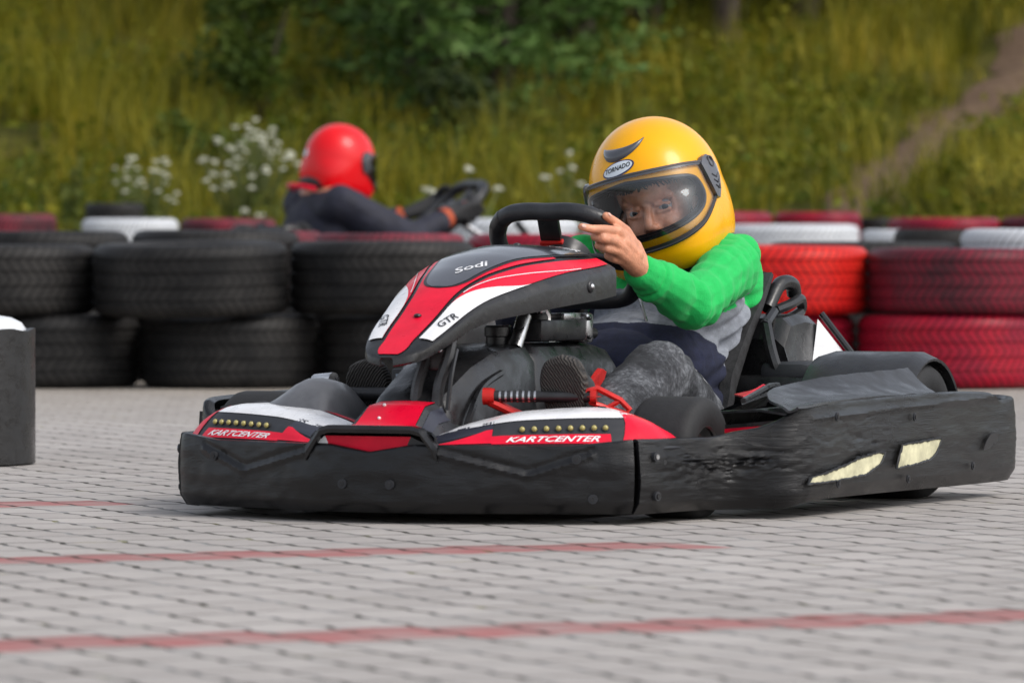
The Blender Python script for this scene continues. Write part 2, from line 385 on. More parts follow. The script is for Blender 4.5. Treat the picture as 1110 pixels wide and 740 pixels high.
# ------------------------------------------------------------------ ground
def paver_mat():
    m, N, L, p = nt('concrete_pavers')
    tc = N.new('ShaderNodeTexCoord')
    sep = N.new('ShaderNodeSeparateXYZ'); L.new(tc.outputs['Object'], sep.inputs[0])
    def math_(op, a, b=None):
        q = N.new('ShaderNodeMath'); q.operation = op
        for i, x in enumerate((a, b)):
            if x is None: continue
            if isinstance(x, (int, float)): q.inputs[i].default_value = x
            else: L.new(x, q.inputs[i])
        return q.outputs[0]
    X, Y = sep.outputs[0], sep.outputs[1]
    c, s_ = math.cos(R(23)), math.sin(R(23))
    a = math_('ADD', math_('MULTIPLY', X, c), math_('MULTIPLY', Y, s_))          # along a red course
    b = math_('ADD', math_('MULTIPLY', X, -s_), math_('MULTIPLY', Y, c))         # across the courses
    # jagged (zig-zag) edges of the pavers and small laying errors
    wob = N.new('ShaderNodeTexNoise'); wob.inputs['Scale'].default_value = 2.2; wob.inputs['Detail'].default_value = 3
    L.new(tc.outputs['Object'], wob.inputs['Vector'])
    tri = math_('MULTIPLY', math_('PINGPONG', b, .0475), .19)
    a2 = math_('ADD', math_('ADD', a, tri), math_('MULTIPLY', math_('SUBTRACT', wob.outputs['Fac'], .5), .055))
    tri2 = math_('MULTIPLY', math_('PINGPONG', a, .05), .25)
    b2 = math_('ADD', math_('ADD', math_('ADD', b, .070), tri2), math_('MULTIPLY', math_('SUBTRACT', wob.outputs['Fac'], .5), .02))
    cmb = N.new('ShaderNodeCombineXYZ'); L.new(b2, cmb.inputs[0]); L.new(a2, cmb.inputs[1])
    br = N.new('ShaderNodeTexBrick'); br.inputs['Scale'].default_value = 1
    br.inputs['Brick Width'].default_value = .19; br.inputs['Row Height'].default_value = .106
    br.inputs['Mortar Size'].default_value = .0060; br.inputs['Mortar Smooth'].default_value = .35; br.offset = .16; br.squash = 1
    br.inputs['Color1'].default_value = (.335, .310, .291, 1); br.inputs['Color2'].default_value = (.385, .358, .337, 1)
    br.inputs['Mortar'].default_value = (.4, .4, .4, 1)
    L.new(cmb.outputs[0], br.inputs['Vector'])
    # red courses every ninth row
    par = math_('FLOORED_MODULO', math_('FLOOR', math_('DIVIDE', a2, .106)), 2)
    rw = math_('SUBTRACT', math_('DIVIDE', b2, .19), math_('MULTIPLY', par, .16))
    k0 = math.floor((6.98*c+.615*s_+.076)/.19)
    fl = math_('FLOOR', rw)
    md = math_('FLOORED_MODULO', math_('SUBTRACT', fl, k0), 9)
    red = math_('LESS_THAN', md, .5)
    # the far courses are broken off: laid only part of the way along
    lim = math_('LESS_THAN', a, math_('SUBTRACT', 5.72, math_('MULTIPLY', b, .22)))
    inr = math_('GREATER_THAN', math_('ADD', lim, math_('LESS_THAN', b, 7.5)), .5)
    inn = math_('LESS_THAN', b, 10.6)
    red = math_('MULTIPLY', math_('MULTIPLY', red, inr), inn)
    big = N.new('ShaderNodeTexNoise'); big.inputs['Scale'].default_value = .9; big.inputs['Detail'].default_value = 6; L.new(tc.outputs['Object'], big.inputs['Vector'])
    fine = N.new('ShaderNodeTexNoise'); fine.inputs['Scale'].default_value = 90; fine.inputs['Detail'].default_value = 6; fine.inputs['Roughness'].default_value = .7; L.new(tc.outputs['Object'], fine.inputs['Vector'])
    mid = N.new('ShaderNodeTexNoise'); mid.inputs['Scale'].default_value = 11; mid.inputs['Detail'].default_value = 4; L.new(tc.outputs['Object'], mid.inputs['Vector'])
    mr = N.new('ShaderNodeMix'); mr.data_type = 'RGBA'; rn_ = N.new('ShaderNodeMapRange'); rn_.inputs[1].default_value = .3; rn_.inputs[2].default_value = .6; rn_.inputs[3].default_value = .5; rn_.inputs[4].default_value = .98; L.new(mid.outputs['Fac'], rn_.inputs[0]); L.new(math_('MULTIPLY', red, rn_.outputs[0]), mr.inputs[0]); L.new(br.outputs['Color'], mr.inputs[6]); mr.inputs[7].default_value = (.32, .12, .115, 1)
    val = math_('ADD', .40, math_('ADD', math_('MULTIPLY', big.outputs['Fac'], .42), math_('ADD', math_('MULTIPLY', fine.outputs['Fac'], .44), math_('MULTIPLY', mid.outputs['Fac'], .34))))
    mv = N.new('ShaderNodeMix'); mv.data_type = 'RGBA'; mv.blend_type = 'MULTIPLY'; mv.inputs[0].default_value = 1
    cv = N.new('ShaderNodeCombineColor'); 
    for i in range(3): L.new(val, cv.inputs[i])
    L.new(mr.outputs[2], mv.inputs[6]); L.new(cv.outputs[0], mv.inputs[7])
    # joints: dark sand, with moss and soil in patches
    jn = N.new('ShaderNodeTexNoise'); jn.inputs['Scale'].default_value = 9; jn.inputs['Detail'].default_value = 3; L.new(tc.outputs['Object'], jn.inputs['Vector'])
    js = N.new('ShaderNodeMapRange'); js.inputs[1].default_value = .36; js.inputs[2].default_value = .56; js.inputs[3].default_value = .45; js.inputs[4].default_value = 1
    L.new(jn.outputs['Fac'], js.inputs[0])
    jf = math_('MULTIPLY', br.outputs['Fac'], js.outputs[0])
    mj = N.new('ShaderNodeMix'); mj.data_type = 'RGBA'; L.new(jf, mj.inputs[0]); L.new(mv.outputs[2], mj.inputs[6]); gn = N.new('ShaderNodeTexNoise'); gn.inputs['Scale'].default_value = 5.5; gn.inputs['Detail'].default_value = 4; L.new(tc.outputs['Object'], gn.inputs['Vector'])
    gm = N.new('ShaderNodeMapRange'); gm.inputs[1].default_value = .62; gm.inputs[2].default_value = .72; L.new(gn.outputs['Fac'], gm.inputs[0])
    gj = N.new('ShaderNodeMix'); gj.data_type = 'RGBA'; L.new(gm.outputs[0], gj.inputs[0]); gj.inputs[6].default_value = (.030, .026, .019, 1); gj.inputs[7].default_value = (.16, .15, .03, 1); L.new(gj.outputs[2], mj.inputs[7])
    # sandy soil gathered along the foot of the tyre wall
    sy = N.new('ShaderNodeMapRange'); sy.inputs[1].default_value = 14.5; sy.inputs[2].default_value = 18.6; L.new(Y, sy.inputs[0])
    md_ = N.new('ShaderNodeMix'); md_.data_type = 'RGBA'; L.new(math_('MULTIPLY', sy.outputs[0], math_('MULTIPLY', big.outputs['Fac'], .75)), md_.inputs[0]); L.new(mj.outputs[2], md_.inputs[6]); md_.inputs[7].default_value = (.25, .20, .13, 1)
    L.new(md_.outputs[2], p.inputs['Base Color']); p.inputs['Roughness'].default_value = .85; p.inputs['Specular IOR Level'].default_value = .25
    bh = math_('ADD', math_('MULTIPLY', br.outputs['Fac'], -1), math_('MULTIPLY', fine.outputs['Fac'], .22))
    bp = N.new('ShaderNodeBump'); bp.inputs['Distance'].default_value = .004; bp.inputs['Strength'].default_value = .8
    L.new(bh, bp.inputs['Height']); L.new(bp.outputs[0], p.inputs['Normal'])
    return m
M['pavers'] = paver_mat()
g = MB(); g.add([(-60, -30, 0), (60, -30, 0), (60, 26.5, 0), (-60, 26.5, 0)], [(0, 1, 2, 3)], 'pavers')
tag(g.build('pavement', smooth=0), kind='structure')

def hz(x, y):
    """height of the grassy bank behind the track"""
    b = 0
    pts = [(23.5, -.05), (25, .02), (26.5, .16), (28.5, .36), (31, .72), (35, 1.35), (40, 2.25), (46, 3.5), (56, 6.0), (75, 10.5), (110, 15)]
    b = lerpt(pts, y)
    if y > 26: b += (noise.noise((x*.35, y*.35, 3))*.16+noise.noise((x*1.1, y*1.1, 9))*.06)*min(1, (y-26)/3)
    return b
def path_d(x, y):
    """signed distance to the trodden dirt path climbing to the right"""
    # centre line in plan from (2.0,27.6) to (4.1,38.5)
    xc = 1.72+(y-29.5)*.228+.06*math.sin(y*1.3)
    return abs(x-xc)
def bank_mat():
    m, N, L, p = nt('bank_soil_and_turf')
    tc = N.new('ShaderNodeTexCoord')
    n = N.new('ShaderNodeTexNoise'); n.inputs['Scale'].default_value = 1.2; n.inputs['Detail'].default_value = 8; n.inputs['Roughness'].default_value = .7; L.new(tc.outputs['Object'], n.inputs['Vector'])
    cr = N.new('ShaderNodeValToRGB'); E_ = cr.color_ramp.elements
    E_[0].position = .33; E_[0].color = (.030, .034, .008, 1); E_[1].position = .68; E_[1].color = (.105, .088, .022, 1)
    e = E_.new(.5); e.color = (.062, .060, .012, 1)
    L.new(n.outputs['Fac'], cr.inputs[0]); L.new(cr.outputs[0], p.inputs['Base Color']); p.inputs['Roughness'].default_value = .95; p.inputs['Specular IOR Level'].default_value = .1
    return m
M['bank'] = bank_mat()
M['dirt'] = mat('dirt_path', (.085, .055, .036), .95, col2=(.17, .115, .078), vscale=7, bump=.02, bscale=20, spec=.1)
g = MB(); xs = np.linspace(-26, 26, 131); ys = np.concatenate([np.linspace(23.5, 44, 104), np.linspace(45, 110, 40)])
g.grid([[(x, y, hz(x, y)) for y in ys] for x in xs], 'bank')
tag(g.build('grass_bank'), kind='structure')
g = MB(); yy = np.linspace(27.2, 41, 120)
rows = []
for y in yy:
    xc = 1.72+(y-29.5)*.228+.06*math.sin(y*1.3); w = .22+.06*math.sin(y*2.1)+.04*math.sin(y*5.3)
    rows.append([(xc+w*q, y, hz(xc+w*q, y)+.03*(1-q*q)+.012) for q in np.linspace(-1, 1, 9)])
g.grid(rows, 'dirt'); tag(g.build('path'), kind='structure')

# ------------------------------------------------------------------ vegetation
def leaf_mat(name, cols, rough=.6, patch=1.0, trans=.25):
    m, N, L, p = nt(name)
    ge = N.new('ShaderNodeNewGeometry'); tc = N.new('ShaderNodeTexCoord')
    n = N.new('ShaderNodeTexNoise'); n.inputs['Scale'].default_value = patch; n.inputs['Detail'].default_value = 4; L.new(tc.outputs['Object'], n.inputs['Vector'])
    mr = N.new('ShaderNodeMapRange'); mr.inputs[1].default_value = .3; mr.inputs[2].default_value = .7; L.new(n.outputs['Fac'], mr.inputs[0])
    a = N.new('ShaderNodeMath'); a.operation = 'MULTIPLY'; a.inputs[1].default_value = .5; L.new(ge.outputs['Random Per Island'], a.inputs[0])
    b = N.new('ShaderNodeMath'); b.operation = 'MULTIPLY_ADD'; b.inputs[1].default_value = .5; L.new(mr.outputs[0], b.inputs[0]); L.new(a.outputs[0], b.inputs[2])
    cr = N.new('ShaderNodeValToRGB'); E_ = cr.color_ramp.elements
    E_[0].position = .12; E_[0].color = tuple(cols[0])+(1,); E_[1].position = .88; E_[1].color = tuple(cols[-1])+(1,)
    for i, c in enumerate(cols[1:-1]): e = E_.new(.12+.76*(i+1)/(len(cols)-1)); e.color = tuple(c)+(1,)
    L.new(b.outputs[0], cr.inputs[0]); L.new(cr.outputs[0], p.inputs['Base Color']); p.inputs['Roughness'].default_value = rough; p.inputs['Specular IOR Level'].default_value = .2
    tl = N.new('ShaderNodeBsdfTranslucent'); L.new(cr.outputs[0], tl.inputs[0])
    mx = N.new('ShaderNodeMixShader'); mx.inputs[0].default_value = trans; L.new(p.outputs[0], mx.inputs[1]); L.new(tl.outputs[0], mx.inputs[2]); L.new(mx.outputs[0], N['Material Output'].inputs['Surface'])
    return m
M['grass'] = leaf_mat('dry_summer_grass', [(.024, .036, .002), (.095, .102, .004), (.205, .185, .006), (.33, .25, .022)], patch=.7)
M['grassgreen'] = leaf_mat('fresh_green_grass', [(.045, .072, .003), (.11, .13, .006), (.21, .20, .015)], patch=1.5)
M['weed'] = leaf_mat('weed_leaves', [(.045, .07, .010), (.10, .125, .02), (.19, .19, .045)], patch=4)
M['herb'] = leaf_mat('wild_herb_leaves', [(.022, .042, .002), (.064, .098, .004), (.15, .16, .008), (.25, .22, .016)], patch=.8)
M['conifer'] = leaf_mat('dark_conifer_foliage', [(.026, .062, .011), (.064, .125, .022), (.12, .19, .045)], patch=2.2, trans=.12)
M['broadleaf'] = leaf_mat('shrub_foliage', [(.022, .045, .006), (.06, .095, .012), (.12, .15, .022)], patch=1.6, trans=.2)
M['darkleaf'] = leaf_mat('shady_wood_foliage', [(.009, .017, .003), (.022, .038, .007), (.055, .075, .012)], patch=1.2, trans=.15)
M['yellowweed'] = leaf_mat('yellow_flower_spikes', [(.16, .15, .02), (.32, .28, .03), (.42, .36, .06)], patch=5)
M['umbel'] = mat('white_flower_heads', (.62, .62, .5), .8, var=.2, vscale=60)
M['stem'] = mat('green_stems', (.10, .12, .03), .7, var=.3)
M['bark'] = mat('grey_brown_bark', (.05, .036, .026), .9, var=.4, vscale=12, bump=.01, bscale=25)

def mesh_np(name, V, F4, key, parent=None, mats=None, mi=None):
    """quads from numpy"""
    me = bpy.data.meshes.new(name); nV, nF = len(V), len(F4)
    me.vertices.add(nV); me.vertices.foreach_set('co', V.astype(np.float32).ravel())
    me.loops.add(nF*4); me.loops.foreach_set('vertex_index', F4.astype(np.int32).ravel())
    me.polygons.add(nF); me.polygons.foreach_set('loop_start', np.arange(nF, dtype=np.int32)*4)
    for k in (mats or [key]): me.materials.append(M[k])
    if mi is not None: me.polygons.foreach_set('material_index', mi.astype(np.int32))
    me.update(calc_edges=True); me.validate()
    o = bpy.data.objects.new(name, me); COL.objects.link(o)
    if parent: o.parent = parent
    return o
def blades(P, H, Wd, lean, ang):
    """curved grass blades: base points P (n,3), heights, widths, lean lengths, lean angles -> V,F"""
    n = len(P); side = ang+PI/2+np.random.uniform(-.8, .8, n)
    sx, sy = np.cos(side)*Wd/2, np.sin(side)*Wd/2; dx, dy = np.cos(ang)*lean, np.sin(ang)*lean
    V = np.zeros((n, 6, 3))
    for r, (f, l, w) in enumerate(((0, 0, 1), (.55, .3, .8), (1, 1, .12))):
        c = P+np.stack([dx*l, dy*l, H*f], 1); o = np.stack([sx*w, sy*w, 0*sx], 1)
        V[:, r*2] = c-o; V[:, r*2+1] = c+o
    b = np.arange(n)[:, None]*6
    F = np.concatenate([b+np.array([[0, 1, 3, 2]]), b+np.array([[2, 3, 5, 4]])], 0)
    return V.reshape(-1, 3), F
rng = np.random.default_rng(5)
def grass_patch(n, y0, y1, hmin, hmax, key, dens=None, name='grass', wd=.008, xr=(-1, 1)):
    # clumped scatter
    ncl = n//14
    cy = y0+(y1-y0)*rng.random(ncl)**1.25; half = .125*cy+2.5; cx = (rng.uniform(xr[0], xr[1], ncl))*half
    keep = np.array([path_d(a, b) > .12+.16*rng.random() and (dens is None or rng.random() < dens(a, b)) for a, b in zip(cx, cy)]); cx, cy = cx[keep], cy[keep]
    ncl = len(cx); ch = hmin+(hmax-hmin)*rng.random(ncl)**1.8
    ch *= np.array([.55+.9*(noise.noise((a*.6, b*.6, 1))+.5) for a, b in zip(cx, cy)])
    k = 14; X = np.repeat(cx, k)+rng.normal(0, .055, ncl*k); Y = np.repeat(cy, k)+rng.normal(0, .055, ncl*k)
    H = np.repeat(ch, k)*rng.uniform(.55, 1.1, ncl*k); H = np.clip(H, .03, 1.2)
    Z = np.array([hz(a, b) for a, b in zip(X, Y)])-.01
    wind = .9+rng.normal(0, 1.3, ncl*k)
    V, F = blades(np.stack([X, Y, Z], 1), H, wd*rng.uniform(.7, 1.5, ncl*k), H*rng.uniform(.1, .75, ncl*k), wind)
    return V, F
parts = [grass_patch(175000, 26.4, 46, .10, .52, 'grass', dens=lambda a, b: .35+.65*(noise.noise((a*.45, b*.45, 5)) > -.22))]
V = np.concatenate([p[0] for p in parts]); F = parts[0][1]
tag(mesh_np('grass', V, F, 'grass'), kind='stuff')
V, F = grass_patch(36000, 24.6, 30.5, .10, .34, 'grassgreen', dens=lambda a, b: .8)
tag(mesh_np('green_grass', V, F, 'grassgreen'), kind='stuff')

def leaf_cloud(C, size, flat=.0, seed=1, aspect=.5, droop=0):
    """one quad leaf at every point of C (n,3)"""
    r = np.random.default_rng(seed); n = len(C)
    a = r.normal(size=(n, 3)); a[:, 2] = a[:, 2]*(1-flat)-droop; a /= np.linalg.norm(a, axis=1, keepdims=True)
    b = np.cross(a, r.normal(size=(n, 3))); b /= np.linalg.norm(b, axis=1, keepdims=True)
    s = size*r.uniform(.6, 1.4, n)[:, None]; w = s*aspect
    V = np.stack([C-a*s/2, C+b*w/2, C+a*s/2, C-b*w/2], 1).reshape(-1, 3)
    return V, np.arange(n*4).reshape(n, 4)
hx = []
for _ in range(2600):
    y = 26.6+13*rng.random()**1.3; x = rng.uniform(-1, 1)*(.098*y+1.2)
    if path_d(x, y) < .3 or noise.noise((x*.5, y*.5, 21)) < -.05: continue
    c = np.array([x, y, hz(x, y)+.03]); hx.append(c+rng.normal(size=(34, 3))*np.array([.10, .10, .05])+np.array([0, 0, rng.uniform(.05, .32)])*rng.random((34, 1)))
V, F = leaf_cloud(np.concatenate(hx), .06, .45, 77, .45)
tag(mesh_np('wild_herbs', V, F, 'herb'), kind='stuff')
def bush(name, label, cat, x, y, rx, rz_, n, key, group, seed, lsize=.06, trunk=True, lobes=14, aspect=.55):
    r = np.random.default_rng(seed); root = empty(name, (x, y, hz(x, y)-.05)); tag(root, label, cat, group)
    L = r.normal(size=(lobes, 3)); L /= np.linalg.norm(L, axis=1, keepdims=True)
    L = L*np.array([rx*.62, rx*.62, rz_*.40])*r.uniform(.55, 1.05, (lobes, 1))+np.array([0, 0, rz_*.52])
    k = r.integers(0, lobes, n); d = r.normal(size=(n, 3)); d /= np.linalg.norm(d, axis=1, keepdims=True)
    C = L[k]+d*(rx*.40*r.random(n)[:, None]**.45)*np.array([1, 1, .85])*r.uniform(.5, 1.1, lobes)[k][:, None]
    C = C[C[:, 2] > .03]
    V, F = leaf_cloud(C, lsize, .2, seed, aspect); mesh_np('crown', V, F, key, root)
    t = MB()
    for i in range(min(lobes, 9)):
        q = Vector(L[i]); t.tube(crom([(0, 0, -.1), (q.x*.25, q.y*.25, q.z*.45), tuple(q)], 5), [.03*(1-j/11*.75)*max(.6, rx) for j in range(11)], 'bark', 6)
    t.build('trunk', root)
    return root
def conifer(name, label, x, y, h, rad, n, key, group, seed, lsize=.09):
    r = np.random.default_rng(seed); root = empty(name, (x, y, hz(x, y)-.05)); tag(root, label, 'tree', group)
    t = MB(); t.tube([(0, 0, -.1), (.02, 0, h*.5), (0, .02, h)], [.07*h/2.5+.015, .045*h/2.5, .01], 'bark', 8)
    Cs = []; nb = int(h*26)
    for i in range(nb):
        f = (i+.5)/nb; z = h*(.05+.93*f); L = rad*(1-f)**.75*r.uniform(.65, 1.12)+.05; a = i*2.4+r.normal()*.3
        tip = np.array([math.cos(a)*L, math.sin(a)*L, z+L*r.uniform(-.12, .28)]); b0 = np.array([0, 0, z])
        t.tube([tuple(b0), tuple((b0+tip)/2+np.array([0, 0, -.02])), tuple(tip)], [.012, .008, .003], 'bark', 5, cap=False)
        m = max(8, int(n/nb*(L/rad+.15))); s = r.random(m)**.7
        Cs.append(b0+(tip-b0)*s[:, None]+r.normal(size=(m, 3))*np.array([1, 1, .55])*(.05+.10*L*(1-s*.5))[:, None])
    V, F = leaf_cloud(np.concatenate(Cs), lsize, .35, seed, .35); mesh_np('crown', V, F, key, root); t.build('trunk', root)
    return root
def flower_plant(label, x, y, h, n, spread, seed, key='umbel', head=.02, leaves=260, name='flowering_weed', group='flowering weeds on the bank', spike=False, lean=0):
    r = np.random.default_rng(seed); z0 = hz(x, y); root = empty(name, (x, y, z0)); tag(root, label, 'wild plant', group)
    st = MB(); C = []
    for i in range(n):
        a = r.random()*2*PI; q = spread*math.sqrt(r.random()); hh = h*r.uniform(.72, 1.05)*(1-.25*(q/spread)**2)
        tip = Vector((math.cos(a)*q+lean*hh, math.sin(a)*q, hh)); p = crom([(q*.15*math.cos(a), q*.15*math.sin(a), 0), (tip.x*.45, tip.y*.45, hh*.55), tuple(tip)], 6)
        st.tube(p, .004, 'stem', 5)
        fl = MB()
        if spike:
            for j in range(26):
                f = .45+.55*j/26; c = p[min(len(p)-1, int(f*(len(p)-1)))]; fl.ell(c+Vector(np.clip(r.normal(size=3), -1, 1)*.006), (.012, .012, .016), key, n=3)
        else:
            fl.ell(tip, (head*.95, head*.95, head*.6), key, n=5)
            for j in range(9):
                d = np.clip(r.normal(size=3), -1.25, 1.25)*head*np.array([1, 1, .5]); fl.ell(tip+Vector(d), (head*.55, head*.55, head*.35), key, n=4)
        fl.build('flower_head' if not spike else 'flower_spike', root)
        for j in range(leaves//n):
            f = r.random()**1.3; c = p[min(len(p)-1, int(f*.85*(len(p)-1)))]; C.append(np.array(c)+r.normal(size=3)*(.05*(1-.6*f)))
    st.build('stem', root)
    V, F = leaf_cloud(np.array(C), .055, .2, seed, .3); mesh_np('leaves', V, F, 'weed', root)
    return root
def at(px, py, Y): return ((px-555)/6300*Y, HC-(py-249)/6300*Y)
# plants at the foot of the bank
flower_plant('tall weed with a broad cluster of white flower heads behind the red helmeted driver', at(272, 0, 27.6)[0], 27.6, .76, 70, .24, 3, head=.0105, leaves=900)
flower_plant('thin weed with a few white flower heads left of the tallest white cluster', at(155, 0, 27.4)[0], 27.4, .62, 26, .17, 4, head=.0095, leaves=420)
flower_plant('low weed with two white flower heads just behind the white tyre at left', at(215, 0, 26.9)[0], 26.9, .36, 7, .12, 5, head=.02, leaves=240)
flower_plant('slender weed with leaning stems and small round white heads between the two drivers', at(500, 0, 26.6)[0], 26.4, .68, 10, .26, 6, head=.014, leaves=140, lean=.05)
flower_plant('loose weed with pale seed heads directly left of the yellow helmet', at(618, 0, 28.2)[0], 28.2, .60, 8, .16, 7, head=.012, leaves=300)
flower_plant('plain yellow green weed spike at the far left of the bank', at(82, 0, 27.2)[0], 27.2, .62, 6, .09, 8, key='weed', leaves=420, spike=True)
flower_plant('clump of yellow flower spikes to the right of the dirt path', at(1085, 0, 28.4)[0], 28.4, .55, 16, .2, 9, key='yellowweed', leaves=300, spike=True)
flower_plant('small weed with reddish tip just right of the yellow helmet', at(795, 0, 27.0)[0], 27.0, .42, 6, .1, 10, key='weed', leaves=160, spike=True)
flower_plant('bushy pale green weed below the broad white flower cluster', at(262, 0, 27.0)[0]-.03, 26.8, .45, 14, .22, 12, head=.012, leaves=900)
# young conifers and shrubs on the slope
conifer('young_spruce', 'dark green young spruce, the widest, in the middle behind the two drivers', at(545, 0, 33.4)[0], 33.4, 3.0, .82, 9000, 'conifer', 'young spruces on the bank', 21)
conifer('young_spruce', 'slim dark spruce standing at the left side of the widest spruce', at(452, 0, 34.6)[0], 34.6, 2.6, .55, 5200, 'conifer', 'young spruces on the bank', 22)
conifer('young_spruce', 'spruce overlapping the right side of the widest spruce above the yellow helmet', at(628, 0, 35.2)[0], 35.2, 2.9, .62, 5600, 'conifer', 'young spruces on the bank', 23)
bush('green_shrub', 'round bright green shrub on the slope above the white flower cluster', 'shrub', at(285, 0, 33.2)[0], 33.2, .52, 1.0, 2600, 'broadleaf', 'shrubs on the bank', 31)
bush('green_shrub', 'low green shrub between the white flowers and the red helmet', 'shrub', at(215, 0, 30.8)[0], 30.8, .34, .55, 1500, 'broadleaf', 'shrubs on the bank', 32)
bush('green_shrub', 'low dark shrub at the foot of the widest spruce', 'shrub', at(480, 0, 32.2)[0], 32.2, .55, .55, 2200, 'darkleaf', 'shrubs on the bank', 33)
bush('green_shrub', 'tall olive shrub left of the slim spruce at the top edge', 'shrub', at(335, 0, 37)[0], 37, .75, 1.5, 3400, 'broadleaf', 'shrubs on the bank', 34)
bush('green_shrub', 'leafy light green shrub at the top edge right above the yellow helmet', 'shrub', at(835, 0, 39.5)[0], 39.5, .65, .7, 2400, 'broadleaf', 'shrubs on the bank', 35)
bush('green_shrub', 'deep green low shrub below the dirt path at the right edge', 'shrub', at(1050, 0, 29.2)[0], 29.6, .42, .35, 1700, 'grassgreen', 'shrubs on the bank', 36)
# the wood at the top of the slope
def woodtree(label, px, Y, h, rad, seed, key='darkleaf'):
    r = np.random.default_rng(seed); x = at(px, 0, Y)[0]; root = empty('woodland_tree', (x, Y, hz(x, Y)-.1)); tag(root, label, 'tree', 'trees at the top of the slope')
    t = MB(); t.tube(crom([(0, 0, -.2), (.03, 0, h*.3), (-.05, .03, h*.65), (0, 0, h*.95)], 5), [.10*(1-i/15*.8)*h/5 for i in range(16)], 'bark', 10)
    Cs = []
    for i in range(34):
        z = h*r.uniform(.16, 1.0); a = r.random()*2*PI; L = rad*r.uniform(.4, 1)*(1.05-.55*abs(z/h-.55)); tip = np.array([math.cos(a)*L, math.sin(a)*L, z+.15*L])
        t.tube([(0, 0, z-.3*L), tuple(tip*.5+np.array([0, 0, z*.5-.1*L])), tuple(tip)], [.03, .02, .006], 'bark', 5, cap=False)
        m = 150; d = r.normal(size=(m, 3)); Cs.append(tip*np.array([.8, .8, 1])+d*np.array([.34, .34, .25])*rad*.55)
    V, F = leaf_cloud(np.concatenate(Cs), .14, .2, seed, .6); mesh_np('crown', V, F, key, root); t.build('trunk', root)
for i, (px, Y, h, rad, lab) in enumerate([
    (700, 36.6, 4.6, 1.3, 'dark woodland tree right behind the spruces above the yellow helmet'),
    (783, 36.2, 5.0, 1.2, 'dark woodland tree with a visible trunk at the top edge right of the helmet'),
    (870, 37.6, 5.4, 1.5, 'dark woodland tree above the grassy slope between helmet and dirt path'),
    (965, 37.9, 5.0, 1.4, 'dark woodland tree at the top edge left of the upper end of the dirt path'),
    (1075, 38.6, 5.2, 1.5, 'dark woodland tree in the top right corner above the dirt path'),
    (600, 37.5, 5.0, 1.4, 'dark woodland tree hidden mostly behind the right hand spruce'),
    (500, 38.5, 5.0, 1.5, 'dark woodland tree behind the widest spruce at the top edge'),
    (395, 39.5, 4.6, 1.3, 'dark woodland tree behind the tall olive shrub')]):
    woodtree(lab, px, Y, h, rad, 50+i)

# ------------------------------------------------------------------ tyres
def tyre_mat(name, c1, c2, rough, wear=.5, sipes=62, groove=(.012, .012, .013)):
    m, N, L, p = nt(name)
    tc = N.new('ShaderNodeTexCoord'); sp = N.new('ShaderNodeSeparateXYZ'); L.new(tc.outputs['Object'], sp.inputs[0])
    at2 = N.new('ShaderNodeMath'); at2.operation = 'ARCTAN2'; L.new(sp.outputs[1], at2.inputs[0]); L.new(sp.outputs[0], at2.inputs[1])
    # slanted tread sipes: saw along the circumference, skewed by height, alternate bands mirrored
    def mth(op, a, b=None):
        q = N.new('ShaderNodeMath'); q.operation = op
        for i, x in enumerate((a, b)):
            if x is None: continue
            if isinstance(x, (int, float)): q.inputs[i].default_value = x
            else: L.new(x, q.inputs[i])
        return q.outputs[0]
    sk_ = mth('MULTIPLY', mth('PINGPONG', mth('ADD', sp.outputs[2], .115), .058), 2.4)
    ph = mth('ADD', mth('MULTIPLY', at2.outputs[0], sipes/(2*PI)), mth('MULTIPLY', sk_, sipes/6))
    saw = mth('FRACT', ph); line = mth('LESS_THAN', saw, .24)
    # only on the tread, not the sidewalls
    rad = mth('SQRT', mth('ADD', mth('MULTIPLY', sp.outputs[0], sp.outputs[0]), mth('MULTIPLY', sp.outputs[1], sp.outputs[1])))
    tread = mth('GREATER_THAN', rad, .268); line = mth('MULTIPLY', line, tread)
    n = N.new('ShaderNodeTexNoise'); n.inputs['Scale'].default_value = 5; n.inputs['Detail'].default_value = 7; n.inputs['Roughness'].default_value = .65; L.new(tc.outputs['Object'], n.inputs['Vector'])
    mr = N.new('ShaderNodeMapRange'); mr.inputs[1].default_value = wear-.14; mr.inputs[2].default_value = wear+.14; L.new(n.outputs['Fac'], mr.inputs[0])
    mx = N.new('ShaderNodeMix'); mx.data_type = 'RGBA'; mx.inputs[6].default_value = c1+(1,); mx.inputs[7].default_value = c2+(1,); L.new(mr.outputs[0], mx.inputs[0])
    m2 = N.new('ShaderNodeMix'); m2.data_type = 'RGBA'; L.new(mth('MULTIPLY', line, .9), m2.inputs[0]); L.new(mx.outputs[2], m2.inputs[6]); m2.inputs[7].default_value = groove+(1,)
    L.new(m2.outputs[2], p.inputs['Base Color']); p.inputs['Roughness'].default_value = rough; p.inputs['Specular IOR Level'].default_value = .2
    b = N.new('ShaderNodeBump'); b.inputs['Distance'].default_value = .006; b.invert = True; L.new(line, b.inputs['Height']); L.new(b.outputs[0], p.inputs['Normal'])
    return m
M['t_black'] = tyre_mat('old_black_tyre', (.007, .007, .0075), (.030, .028, .0265), .55, sipes=56, groove=(.006, .006, .006))
M['t_red'] = tyre_mat('bright_red_painted_tyre', (.50, .010, .010), (.62, .022, .012), .42, groove=(.16, .005, .006))
M['t_maroon'] = tyre_mat('worn_dark_red_painted_tyre', (.17, .010, .024), (.035, .014, .019), .45, wear=.53)
M['t_crimson'] = tyre_mat('crimson_painted_tyre', (.36, .008, .024), (.20, .010, .030), .38, groove=(.06, .004, .008))
M['t_pink'] = tyre_mat('faded_red_painted_tyre', (.26, .03, .05), (.05, .02, .025), .6, wear=.54)
